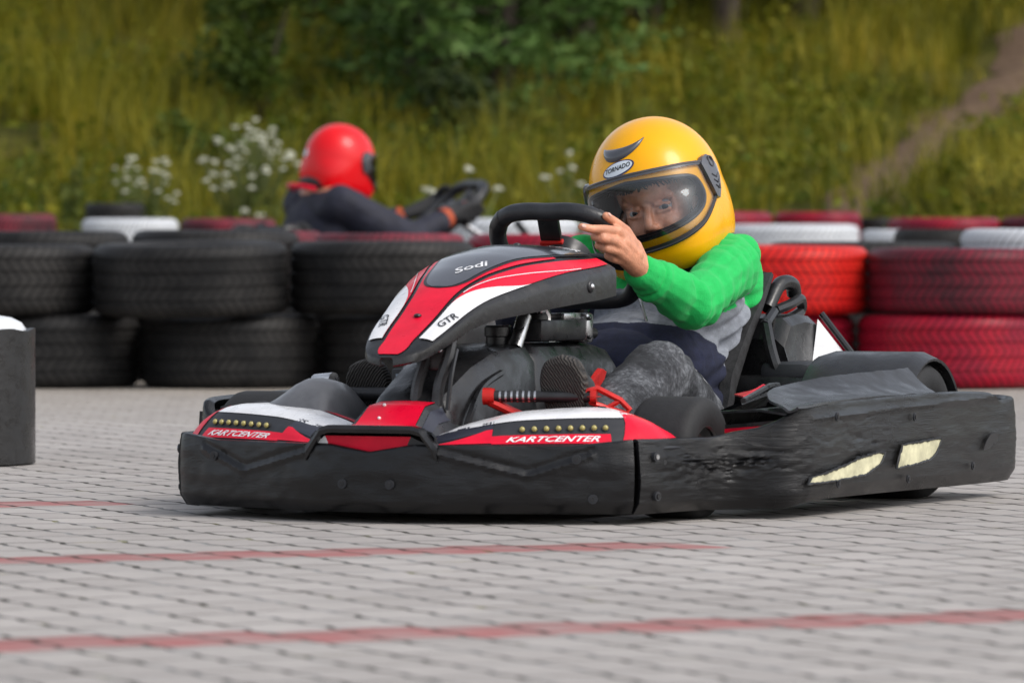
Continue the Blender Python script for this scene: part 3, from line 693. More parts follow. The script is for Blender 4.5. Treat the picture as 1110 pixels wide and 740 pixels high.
M['t_white'] = tyre_mat('white_painted_tyre', (.66, .68, .70), (.52, .54, .57), .5, groove=(.25, .26, .28))
_tm = {}
def tyre_mesh(r, w, key):
    kk = (round(r, 3), round(w, 3), key)
    if kk in _tm: return _tm[kk]
    h = w/2; gr = []
    for z in (-.62, -.22, .22, .62): gr += [(r-.002, (z-.07)*h*.92), (r-.007, (z-.045)*h*.92), (r-.007, (z+.045)*h*.92), (r-.002, (z+.07)*h*.92)]
    prof = [(r*.60, -h*.72), (r*.63, -h*.88), (r*.72, -h*.99), (r*.84, -h), (r*.925, -h*.965), (r*.97, -h*.87), (r*.99, -h*.74)]+gr+[(r*.99, h*.74), (r*.97, h*.87), (r*.925, h*.965), (r*.84, h), (r*.72, h*.99), (r*.63, h*.88), (r*.60, h*.72), (r*.585, h*.5), (r*.70, h*.35), (r*.80, h*.6), (r*.90, h*.4), (r*.90, -h*.4), (r*.80, -h*.6), (r*.70, -h*.35), (r*.585, -h*.5)]
    mb = MB(); mb.lathe(prof, key, n=72); o = mb.build('car_tyre', smooth=50); me = o.data; bpy.data.objects.remove(o)
    _tm[kk] = me; return me
def tyre(px0, px1, Y, zb, w, key, label, group, tilt=0, tz=None):
    """tyre lying flat: seen from px0 to px1 at distance Y, resting at height zb"""
    r = .31; x = ((px0+px1)/2-555)/6300*Y
    me = tyre_mesh(r, w, key); o = bpy.data.objects.new('car_tyre', me); COL.objects.link(o)
    s = abs(px1-px0)/6300*Y/(2*r); o.scale = (s, s, 1)
    o.location = (x, Y, zb+w/2+abs(math.sin(tilt))*.12); o.rotation_euler = (random.uniform(-.01, .01), tilt, random.random()*6.28)
    tag(o, label, 'tyre', group)
    return o
G1 = 'tyres of the near barrier wall'; YA = 18.5; wa = .228
tyre(-52, 152, YA+.05, 0, wa, 't_black', 'leftmost black tyre of the near wall bottom row, beside the black drum', G1)
tyre(153, 346, YA, 0, wa, 't_black', 'black tyre in the bottom row under the tilted black tyre', G1)
tyre(347, 548, YA+.03, 0, wa, 't_black', 'black tyre in the bottom row half hidden behind the nose of the near kart', G1)
tyre(549, 742, YA, 0, wa, 't_black', 'black tyre in the bottom row hidden behind the steering wheel and rider', G1)
tyre(743, 928, YA+.04, 0, wa, 't_crimson', 'crimson tyre in the bottom row directly under the bright red tyre', G1)
tyre(929, 1134, YA-.05, 0, wa+.005, 't_crimson', 'crimson tyre in the bottom row at the right edge, beside the kart rear', G1)
tyre(-96, 104, YA, wa+.002, wa-.005, 't_black', 'black tyre on the top row of the near wall at the left edge', G1)
tyre(100, 313, YA-.10, wa, wa, 't_black', 'scuffed black tyre lying tilted on the top row of the near wall', G1, tilt=R(-1.8))
tyre(314, 516, YA, wa+.004, wa+.004, 't_black', 'black tyre on the top row behind the front fairing of the near kart', G1)
tyre(517, 718, YA+.02, wa+.002, wa-.01, 't_black', 'black tyre on the top row seen through the steering wheel opening', G1)
tyre(738, 942, YA+.03, wa+.006, .215, 't_red', 'bright red painted tyre on the top row right behind the rider', G1)
tyre(939, 1143, YA-.06, wa+.008, .206, 't_maroon', 'worn dark red tyre on the top row at the right edge', G1)
G2 = 'tyres behind the near barrier wall'; YB = 19.25
for i, (a, b, w, k, lab) in enumerate([
    (-55, 141, .247, 't_black', 'black tyre just showing over the near wall at the left edge'),
    (142, 325, .249, 't_black', 'black tyre just above the near wall, left of the faded red tyres'),
    (212, 352, .248, 't_pink', 'faded red tyre just above the near wall below the back of the far driver'),
    (340, 505, .244, 't_pink', 'faded pinkish red tyre just showing over the near wall below the far steering wheel'),
    (506, 672, .243, 't_crimson', 'dark crimson tyre showing behind the near steering wheel'),
    (830, 1042, .23, 't_black', 'black tyre just showing over the bright red tyre on the right'),
    (1040, 1240, .2515, 't_white', 'white painted tyre cut by the right edge of the picture')]):
    Y = YB+(.5 if i == 2 else .1*(i % 2))
    tyre(a, b, Y, w, w, k, lab, G2)
    o = tyre(a, b, Y, 0, w, k if i in (5, 6) else 't_black', 'plain tyre under the second row of the near wall, hidden by the wall', 'hidden bottom tyres of the second row')
tyre(968, 1075, 20.6, .25, .252, 't_black', 'black tyre in the gap between the white tyre and the far white row', G2)
G3 = 'tyres of the far barrier'; YC = 25.0
def far(px0, px1, Y, ztop, k, lab): tyre(px0, px1, Y, ztop-.23, .23, k, lab, G3)
far(478, 628, YC, .548, 't_white', 'white tyre of the far row seen between the two steering wheels')
far(629, 780, YC, .545, 't_white', 'white tyre of the far row partly hidden by the yellow helmet')
far(781, 932, YC, .523, 't_white', 'white tyre of the far row just right of the yellow helmet')
far(933, 1040, YC+.1, .500, 't_white', 'white tyre of the far row behind the black tyre on the right')
far(88, 194, YC, .548, 't_white', 'white tyre of the far row at the left, in front of the grass')
far(92, 158, YC+1.3, .62, 't_black', 'small looking black tyre behind the left white tyre of the far row')
far(-50, 62, YC+.3, .568, 't_pink', 'faded red tyre of the far row at the left edge in the grass')
far(195, 300, YC+.5, .55, 't_pink', 'faded red tyre of the far row behind the white flowered weeds')
far(700, 838, 26.6, .585, 't_crimson', 'crimson tyre of the farthest row just right of the yellow helmet')
far(838, 934, 26.7, .582, 't_crimson', 'crimson tyre of the farthest row in the middle of the right side')
far(931, 968, 26.9, .555, 't_black', 'black tyre in the gap of the farthest crimson row')
far(962, 1085, 26.4, .555, 't_crimson', 'crimson tyre of the farthest row below the dirt path')
far(1084, 1190, 26.4, .56, 't_maroon', 'dark red tyre of the farthest row at the right edge')

# the black drum at the left edge
YD = 12.4
dr = empty('track_drum', ((-55-555)/6300*YD, YD, 0)); tag(dr, 'black belt wrapped drum with a white top at the left edge', 'drum')
rD = (38+55)/6300*YD
mb = MB(); th = np.linspace(0, 2*PI*1.04, 90)
mb.shell([[((rD+.006*(t > 2*PI*.98))*math.cos(t-.9), (rD+.006*(t > 2*PI*.98))*math.sin(t-.9), z+(.003*math.sin(9*t) if z > .1 else 0)) for z in np.linspace(.004, .288, 14)] for t in th], .012, 'plastic')
mb.build('belt_wrap', dr)
mb = MB(); mb.lathe([(0.0, .324), (rD*.4, .322), (rD*.72, .313), (rD*.84, .302), (rD*.90, .285), (rD*.92, .25), (rD*.92, .02), (0, .02)], 't_white', n=64, closed=False); mb.build('white_top', dr)
# ------------------------------------------------------------------ the kart (x forward, y to its left, z up)
KS = 1.035                                                  # overall size
KLOC = (.085*KS, 10.25*KS, .5-.5*KS); KROT = R(245)
ZG = (.5*KS-.5)/KS                                          # ground height in kart units
def nz(x, y, z): return noise.noise((x, y, z))

# --- fairing (steering cover) as a height field over x, half width w(x)
FW = [(.10, .150), (.30, .141), (.42, .112), (.53, .084), (.61, .071), (.662, .054), (.684, .034), (.694, .012)]
FZC = [(.10, .468), (.22, .471), (.33, .458), (.416, .434), (.47, .412), (.52, .386), (.57, .356), (.63, .324), (.694, .289)]
FZE = [(.10, .437), (.147, .431), (.30, .416), (.396, .398), (.48, .380), (.54, .360), (.61, .330), (.66, .305), (.694, .289)]
FSK = [(.10, .050), (.28, .046), (.42, .036), (.525, .026), (.61, .020), (.694, .012)]
def fair_z(x, y):
    w = lerpt(FW, x); v = min(1, abs(y)/w); zc = lerpt(FZC, x); ze = lerpt(FZE, x)
    return ze+(zc-ze)*(1-v**2.3)-.004*v**8
def fairing(parent):
    mb = MB(); xs = [.10+.594*i/74 for i in range(75)]
    P = []
    for x in xs:
        w = lerpt(FW, x); sk = lerpt(FSK, x); row = []
        vs = [-1+2*j/40 for j in range(41)]
        row.append((x-.012, -w*.90, fair_z(x, w)-sk*1.0)); row.append((x-.003, -w*1.01, fair_z(x, w)-sk*.95)); row.append((x, -w*1.02, fair_z(x, w)-.010))
        row += [(x, w*v, fair_z(x, w*v)) for v in vs]
        row.append((x, w*1.02, fair_z(x, w)-.010)); row.append((x-.003, w*1.01, fair_z(x, w)-sk*.95)); row.append((x-.012, w*.90, fair_z(x, w)-sk))
        P.append(row)
    mb.shell(P, .004, 'plastic', flip=False)
    def strip(x0, x1, lo, hi, k, h=.0018, n=50):
        """lo, hi: y bounds as functions of x"""
        G = []
        for i in range(n+1):
            x = x0+(x1-x0)*i/n; a, b = lo(x), hi(x)
            G.append([(x, a+(b-a)*j/10, fair_z(x, a+(b-a)*j/10)+h) for j in range(11)])
        mb.grid(G, k)
    w = lambda x: lerpt(FW, x)
    sm = lambda q: (lambda c: c*c*(3-2*c))(max(0, min(1, q)))
    # red centre band, graphite window, side graphics
    cw = lambda x: w(x)*lerpt([(.10, .74), (.25, .70), (.36, .60), (.44, .50), (.52, .42), (.64, .42), (.687, .60)], x)
    strip(.24, .687, lambda x: -cw(x), lambda x: cw(x), 'red', n=110)
    win = lambda x: lerpt([(.11, .106), (.25, .094), (.33, .074), (.40, .056), (.44, .047), (.465, .040), (.482, .030), (.490, .020), (.495, .001)], x)
    strip(.106, .495, lambda x: -win(x)-.002, lambda x: win(x)+.002, 'ink', .0026, 160)
    strip(.108, .491, lambda x: -max(.0005, win(x)-.0035), lambda x: max(.0005, win(x)-.0035), 'window', .0034, 160)
    for s in (-1, 1):
        f = lambda a: (lambda x: s*a(x))
        inner = lambda x: cw(x)+.008
        outer = lambda x: w(x)*.94
        # red flank with a white wedge at the front and a thin white line
        strip(.108, .636, f(inner), f(lambda x: w(x)*.93), 'red', .0018, 110)
        L = lambda x: inner(x)+(outer(x)-inner(x))*sm(1-(x-.37)/.18)
        strip(.37, .640, f(L), f(outer), 'white', .0026, 110)
        L2 = lambda x, o: inner(x)+(outer(x)-inner(x))*min(1, sm(1-(x-.20)/.34)*.92+o)
        strip(.21, .50, f(lambda x: L2(x, .0)), f(lambda x: L2(x, .045)), 'white', .0034, 90)
    def fly(x0, y0, ux, uy, L, H, rot=0, sh=0):
        """text mapper: along direction (ux,uy), letters rise along (vx,vy)"""
        d = Vector((ux, uy)).normalized(); e = Vector((d.y, -d.x))
        def fn(a, b):
            q = Vector((x0, y0))+d*(a*L)+e*(b*H); return (q.x, q.y, fair_z(q.x, q.y)+.0042)
        return fn
    put_text(mb, 'GTR', fly(.604, .0585, -1, .36, .042, -.0155), 'ink', shear=.25, bold=.01, flip=True)
    put_text(mb, 'GTR', fly(.566, -.0735, 1, .36, .042, -.0155), 'ink', shear=.25, bold=.01, flip=True)
    put_text(mb, 'Sodi', fly(.448, .010, -.75, .55, .070, -.020), 'white', shear=.4, bold=.015, flip=True)
    put_text(mb, 'KARTCENTER', fly(.150, -.072, -.12, 1, .165, -.030), 'white', shear=.2, bold=.02, flip=True)
    # fixing bolts
    for (x, y) in ((.575, .0), (.18, .0)): mb.ell((x, y, fair_z(x, y)+.003), (.007, .007, .004), 'darksteel', n=6)
    for s in (-1, 1):
        mb.ell((.20, s*.151, .402), (.006, .005, .006), 'steel', n=6); mb.ell((.20, s*.149, .402), (.011, .004, .011), 'darksteel', n=8)
    return mb.build('steering_fairing', parent, smooth=32)

# --- plan of the bumpers, left half from the middle of the nose to the middle of the tail
FRONT = [(.762, 0), (.760, .05), (.750, .11), (.728, .18), (.700, .25), (.668, .335), (.640, .400), (.628, .418)]
SIDE = [(.622, .424), (.58, .437), (.50, .450), (.425, .468), (.385, .492), (.362, .535), (.343, .573), (.315, .592), (.26, .600), (.0, .606), (-.3, .613), (-.58, .620), (-.645, .612), (-.682, .58), (-.694, .52)]
def wall(plan, n, ztop, zbot, thick, s=1, lip=.016, scuff=None, nz_=14):
    """upright bumper skin: rows of points, outer face out"""
    pts = resample(crom([(x, y*s, 0) for x, y in plan], 10), n); P = []
    for i, p in enumerate(pts):
        t = i/(n-1); a = pts[max(0, i-1)]; b = pts[min(n-1, i+1)]; d = (b-a).normalized()
        out = Vector((d.y, -d.x, 0))*s                       # away from the kart
        zt, zb = ztop(p, t), zbot(p, t); row = []
        row.append(p-out*lip*.55+Vector((0, 0, zt-.006))); row.append(p-out*lip*.28+Vector((0, 0, zt)))
        row.append(p-out*.002+Vector((0, 0, zt-.001)))
        for j in range(nz_+1):
            f = j/nz_; z = zt-.004+(zb-zt+.004)*f
            o = .005*math.sin(f*PI)-.010*max(0, f-.86)/.14
            if scuff: o += scuff(p, t, f, z)
            row.append(p+out*o+Vector((0, 0, z)))
        row.append(p-out*.03+Vector((0, 0, zb-.002)))
        P.append(row)
    return P
def front_bumper(parent):
    mb = MB(); L = [(x, -y) for x, y in reversed(FRONT[1:])]+FRONT
    def ztop(p, t):
        z = .1475+.010*max(0, abs(p.y)-.33)/.09; d = abs(p.y)
        return z-(.012*max(0, 1-d/.075) if d < .075 else 0)
    def sc(p, t, f, z):
        # moulded diagonal ribs and shallow dents
        o = .0025*nz(p.x*9, p.y*9, z*30)+.0012*nz(p.x*40, p.y*40, z*60)
        a = abs(p.y)
        if .11 < a < .36:
            zl = .135-(a-.11)*.26 if a < .26 else .096+(a-.26)*.35
            o += .0035*math.exp(-((z-zl)/.004)**2)-.0035*math.exp(-((z-zl-.010)/.005)**2)
        return o
    mb.shell(wall(L, 190, ztop, lambda p, t: .035, .006, lip=.03, scuff=sc, nz_=26), .006, 'scuffed', flip=True)
    # grab hoop over the nose
    hp = [(-.120, .143), (-.092, .174), (-.076, .178), (.076, .178), (.092, .174), (.122, .143)]
    G = []
    for (y, z) in hp:
        x = .757-.6*y*y-.003; h = .0125 if abs(y) < .1 else .024
        G.append([(x-.010, y, z), (x+.008, y, z), (x+.011, y, z-h*.5), (x+.008, y, z-h), (x-.010, y, z-h)])
    G2 = []
    for i in range(len(hp)-1):
        for k in range(6): G2.append([tuple(Vector(a).lerp(Vector(b), k/6)) for a, b in zip(G[i], G[i+1])])
    G2.append(G[-1]); mb.grid(G2, 'plastic', cv=True, flip=True)
    for (y, z) in ((-.045, .082), (.042, .082), (.335, .125), (.36, .06), (-.33, .12)):
        x = lerpt(sorted((abs(b), a) for a, b in FRONT), abs(y)); d = Vector((.95, .3*(1 if y > .1 else -1 if y < -.1 else 0), 0)).normalized()
        q = Vector((x, y, z))+d*.004
        mb.tube([q, q+d*.005], .008, 'recess', 10); mb.tube([q+d*.005, q+d*.0065], .0042, 'darksteel', 8)
    return mb.build('front_bumper', parent, smooth=45)
def side_bumper(parent, s):
    mb = MB()
    def ztop(p, t):
        x = p.x
        return lerpt([(-.70, .200), (-.645, .197), (-.57, .193), (-.50, .209), (-.30, .214), (.0, .212), (.27, .208), (.325, .203), (.37, .168), (.42, .156), (.55, .157), (.65, .158)], x)
    def zbot(p, t): return lerpt([(-.70, .047), (-.5, .045), (.2, .047), (.30, .044), (.345, .036), (.40, .034), (.66, .034)], p.x)
    def sc(p, t, f, z):
        x = p.x; g1 = math.exp(-((x-.42)/.13)**2)*math.exp(-((f-.38)/.22)**2); g2 = math.exp(-((x-.07)/.20)**2)*math.exp(-((f-.38)/.25)**2)
        o = .0022*nz(x*9, p.y*9, z*36)
        r1 = nz(x*26+3, 2, z*150)+.6*nz(x*60, 7, z*260); r2 = nz(x*14, 4, z*170)+.5*nz(x*40, 1, z*330)
        r1 = 1-2*abs(r1); o += g1*.0048*r1+g2*.0018*(1-2*abs(r2))+.0007*r2
        o += .004*math.exp(-((z-.19+.02*(x))/.005)**2)*(x < .3)
        return o
    plan = SIDE if s > 0 else [(x, y if y < .43 else .43+(y-.43)*.68) for x, y in SIDE]
    mb.shell(wall(plan, 300, ztop, zbot, .006, s, lip=.034, scuff=sc, nz_=40), .006, 'torn', flip=(s > 0))
    yf = lambda x: s*(lerpt([(-.645, .612), (-.58, .620), (-.3, .613), (0, .606), (.26, .600), (.315, .592)], x)+.0105-(.055 if s < 0 else 0))
    # torn windows showing the foam behind, each in a raised ragged rim
    for poly in ([(.325, .075), (.312, .086), (.20, .100), (.12, .112), (.045, .118), (.004, .118), (.018, .106), (.036, .096), (.09, .083), (.18, .079), (.275, .076)],
                 [(-.045, .088), (-.055, .108), (-.072, .128), (-.15, .131), (-.25, .134), (-.238, .120), (-.222, .107), (-.195, .098), (-.12, .092)]):
        R_ = []
        for i in range(len(poly)):
            a, b = poly[i], poly[(i+1) % len(poly)]; m = max(1, int(math.dist(a, b)/.006))
            for k in range(m):
                q = (a[0]+(b[0]-a[0])*k/m+random.uniform(-.0008, .0008), a[1]+(b[1]-a[1])*k/m+random.uniform(-.0008, .0008)); R_.append(q)
        mb.poly([(x, yf(x)-s*.0005, z) for x, z in R_], .002, 'foam')
        mb.tube([(x, yf(x)+s*.0005, z) for x, z in R_], [.0022*random.uniform(.6, 1.35) for _ in R_], 'plastic', 6, closed=True)
    # slot and screws towards the tail
    mb.poly([(x, yf(x), z) for x, z in ((-.445, .106), (-.475, .108), (-.515, .126), (-.510, .136), (-.480, .134), (-.460, .122))], .002, 'ink')
    for (x, z) in ((.215, .185), (.21, .072), (-.13, .175), (-.1, .068), (-.40, .08)):
        q = Vector((x, yf(x)-s*.002, z)); d = Vector((0, s, 0)); mb.tube([q, q+d*.003], .0075, 'recess', 10); mb.tube([q+d*.003, q+d*.0045], .004, 'darksteel', 8)
    for (x, z) in ((.59, .128), (.585, .063), (.56, .118)):
        y = s*.437; q = Vector((x, y, z)); d = Vector((.25, s, 0)).normalized(); mb.tube([q, q+d*.008], .008, 'recess', 10); mb.tube([q+d*.008, q+d*.010], .0045, 'steel' if z > .12 else 'darksteel', 8)
    return mb.build('side_bumper', parent, smooth=45)

# --- low body pods on either side of the nose
PODP = [(.728, .075), (.722, .13), (.682, .25), (.622, .385), (.555, .432), (.45, .440)]
PODPROF = [(-.012, 0), (.001, .20), (.009, .38), (.020, .56), (.036, .74), (.058, .9), (.085, .98), (.12, 1), (.18, .8)]
def pod_surface(s):
    base = resample(crom([(x, s*y, 0) for x, y in PODP], 10), 81)
    def S(t, v, off=0):
        i = max(0, min(79.999, t*80)); j = int(i); p = base[j].lerp(base[j+1], i-j); a = base[max(0, j-2)]; b = base[min(80, j+3)]
        d = (b-a).normalized(); inn = Vector((-d.y, d.x, 0))*s
        k = v*(len(PODPROF)-1); k0 = min(len(PODPROF)-2, int(k)); f = k-k0
        dd = PODPROF[k0][0]*(1-f)+PODPROF[k0+1][0]*f; g = PODPROF[k0][1]*(1-f)+PODPROF[k0+1][1]*f
        h = lerpt([(0, .018), (.16, .040), (.34, .058), (.55, .064), (.72, .063), (.84, .056), (.93, .040), (1, .022)], t)
        # scooped recess round the lamps
        sc = 0
        if .28 < t < .72 and .15 < v < .55: sc = .006*math.sin(PI*(t-.28)/.44)**.5*math.sin(PI*(v-.15)/.40)
        q = p+inn*(dd+sc*.7); q.z = .141+h*g-sc*.3
        if off:
            e = .004; n = (S(min(1, t+e), v)-S(max(0, t-e), v)).cross(S(t, min(1, v+e))-S(t, max(0, v-e))).normalized()
            if n.z < 0: n = -n
            q = q+n*off
        return q
    return S
def pod(parent, s):
    S = pod_surface(s); mb = MB()
    mb.shell([[S(i/80, j/32) for j in range(33)] for i in range(81)], .004, 'recess', flip=(s < 0))
    def patch(lo, hi, t0, t1, k, off=.0012, n=36):
        mb.grid([[S(t, lo(t)+(hi(t)-lo(t))*j/8, off) for j in range(9)] for t in [t0+(t1-t0)*i/n for i in range(n+1)]], k, flip=(s > 0))
    # white upper band, thin red edge over it, red lettering panel, red corner panel
    patch(lambda t: .52+.04*abs(t-.5), lambda t: .86, .04, .80, 'white')
    patch(lambda t: .43-.30*max(0, .26-t)/.26, lambda t: .60-.05*max(0, .26-t)/.26, .02, .24, 'navy_line')
    patch(lambda t: .10, lambda t: .10+.30*min(1, (t-.06)/.16)*1.0, .06, .24, 'red', .0016)
    patch(lambda t: .08, lambda t: .25, .24, .62, 'red', .0016)
    patch(lambda t: .08+.0*t, lambda t: .10+.55*min(1, max(0, (t-.655)/.05)), .655, .93, 'red', .0016)
    patch(lambda t: .88, lambda t: .93, .05, .75, 'red', .0016)
    txt = (lambda a, b: S(.285+.295*a+.012*b, .105+.105*b, .0024)) if s > 0 else (lambda a, b: S(.59-.295*a-.012*b, .105+.105*b, .0024))
    put_text(mb, 'KARTCENTER', txt, 'white', shear=.15, bold=.02)
    o = mb.build('nose_pod', parent, smooth=40)
    for i in range(8):
        t = .335+.27*i/7; q = S(t, .36); n = (S(t, .36, .01)-q).normalized(); lm = MB()
        out = Vector((n.x, n.y, n.z*.35)).normalized()
        lm.tube([q-out*.004, q+out*.004], .0060, 'darksteel', 12); lm.ell(q+out*.0038, (.0048, .0048, .0048), 'led', n=8); lm.build('lamp', o)
    lm = MB()
    for t in (.300, .70): q = S(t, .39, .001); lm.ell(q, (.003, .003, .003), 'steel', n=5)
    lm.build('screw', o) if False else None
    return o

def nose_box(parent):
    mb = MB()
    sec = [(.742, .120, .150, .168), (.70, .118, .060, .176), (.655, .108, .056, .206), (.60, .100, .055, .213), (.52, .095, .055, .214), (.46, .09, .055, .18)]
    P = []
    for x, wb, wt, z in sec:
        wt = min(wt, wb-.01)
        P.append([(x, -wb, .135), (x, -wb*.97, .140), (x, -wt-.006, z-.008), (x, -wt+.003, z), (x, -wt*.3, z+.002), (x, wt*.3, z+.002), (x, wt-.003, z), (x, wt+.006, z-.008), (x, wb*.97, .140), (x, wb, .135)])
    Q = []
    for i in range(len(P)-1):
        for k in range(5): Q.append([tuple(Vector(a).lerp(Vector(b), k/5)) for a, b in zip(P[i], P[i+1])])
    Q.append(P[-1]); mb.shell(Q, .004, 'plastic_grey', flip=True)
    q = [Vector(p)+Vector((.001, 0, 0)) for p in P[0]]
    mb.poly([q[0], q[1], q[2].lerp(q[7], .12), q[0].lerp(q[9], .18)], .002, 'white'); mb.poly([q[0].lerp(q[9], .18), q[2].lerp(q[7], .12), q[2].lerp(q[7], .80), q[0].lerp(q[9], .74)], .002, 'red'); mb.poly([q[0].lerp(q[9], .74), q[2].lerp(q[7], .80), q[8], q[9]], .002, 'plastic_grey')
    rows = [[Vector(r[j])+Vector((.0016, 0, .0016)) for j in (3, 4, 5, 6)] for r in Q[2:22]]
    mb.grid([[r[0].lerp(r[1], .1), r[1], r[2], r[3]] for r in rows], 'red')
    rows = [[Vector(r[j])+Vector((.0012, .0012, .0012)) for j in (7, 8)] for r in Q[4:20]]
    mb.grid([[r[0], r[0].lerp(r[1], .35)] for r in rows], 'navy_line')
    mb.grid([[Vector(r[8]).lerp(Vector(r[7]), .1)+Vector((.002, .001, .0015)), Vector(r[8]).lerp(Vector(r[7]), .22)+Vector((.002, .001, .0015))] for r in Q[2:20]], 'white')
    for (x, y) in ((.66, -.02), (.69, -.015)): mb.ell((x, y, .209 if x < .68 else .188), (.003, .003, .003), 'white', n=5)
    return mb.build('nose_box', parent, smooth=30)

def wheel(parent, x, y, r, w, s):
    root = empty('wheel'); root.parent = parent; root.location = (x, y, ZG+r)
    mtx = Matrix.Rotation(R(-90)*s, 4, 'X'); h = w/2
    mb = MB(); prof = [(r*.50, -h*.9), (r*.62, -h), (r*.80, -h*1.02), (r*.92, -h*.96), (r*.975, -h*.86), (r, -h*.68), (r*1.003, 0), (r, h*.68), (r*.975, h*.86), (r*.92, h*.96), (r*.80, h*1.02), (r*.62, h), (r*.50, h*.9), (r*.47, 0)]
    mb.lathe(prof, 'rubber', mtx, 56); mb.build('tyre', root, smooth=45)
    mb = MB(); mb.lathe([(r*.49, h*.88), (r*.515, h*.93), (r*.50, h*.80), (r*.44, h*.55), (r*.30, h*.40), (r*.22, h*.42), (r*.20, h*.62), (.001, h*.62)], 'rim_m', mtx, 40, closed=False)
    mb.lathe([(r*.49, -h*.88), (r*.515, -h*.93), (r*.44, -h*.5), (r*.2, -h*.4), (.001, -h*.4)], 'rim_m', mtx, 40, closed=False)
    for a in range(6): mb.tube([mtx @ Vector((r*.33*math.cos(a*PI/3), r*.33*math.sin(a*PI/3), h*.40)), mtx @ Vector((r*.33*math.cos(a*PI/3), r*.33*math.sin(a*PI/3), h*.50))], .006, 'darksteel', 6)
    mb.build('rim', root, smooth=30)
    return root

# --- steering wheel plane
SA = R(43); WC = Vector((-.045, -.008, .455)); WQ = Vector((math.cos(SA), 0, math.sin(SA))); WN = Vector((-math.sin(SA), 0, math.cos(SA)))
def wp(p, q, n=0): return WC+Vector((0, p, 0))+WQ*q+WN*n
RIMPQ = [(0, .112), (.040, .113), (.074, .106), (.100, .086), (.118, .048), (.123, .0), (.118, -.05), (.100, -.092), (.066, -.115), (0, -.12)]
def steering(parent):
    root = empty('steering_wheel'); root.parent = parent
    pq = RIMPQ+[(-p, q) for p, q in reversed(RIMPQ[1:-1])]
    rim = crom([wp(p, q) for p, q in pq], 8, closed=True)
    mb = MB(); mb.tube(rim, .0155, 'grip', 18, closed=True)
    # stitched joints in the cover
    for i in (21, 27, len(rim)-21, len(rim)-27): mb.tube([rim[i-1], rim[i], rim[i+1]], .0163, 'ink', 16, cap=False)
    mb.build('rim', root, smooth=60)
    for pts in ([(0, .108), (-.012, .05), (-.02, 0)], [(.115, -.02), (.06, -.01), (0, -.005)], [(-.115, -.02), (-.06, -.01), (0, -.005)]):
        mb = MB(); hor = abs(pts[0][0]) < .001
        for a, b in zip(pts, pts[1:]):
            c = (wp(*a)+wp(*b))/2+WN*-.004; L = (wp(*a)-wp(*b)).length+.01; d = (wp(*b)-wp(*a)).normalized(); e = WN.cross(d)
            mb.box(c, (L, .040 if hor else .03, .010), 'darksteel', Matrix((d, e, WN)).transposed(), .003)
        mb.build('spoke', root)
    mb = MB(); mb.tube([wp(0, 0, -.035), wp(0, 0, .006)], [.042, .045], 'darksteel', 24); mb.tube([wp(0, 0, .006), wp(0, 0, .016)], [.036, .030], 'grip', 24)
    mb.box(wp(-.012, .040, -.008), (.014, .045, .012), 'redmetal', Matrix((WQ, Vector((0, 1, 0)), WN)).transposed(), .003)
    for a in range(3): q = wp(.022*math.cos(a*2.1), .022*math.sin(a*2.1), .016); mb.tube([q, q+WN*.004], .005, 'steel', 6)
    mb.build('hub', root)
    return root

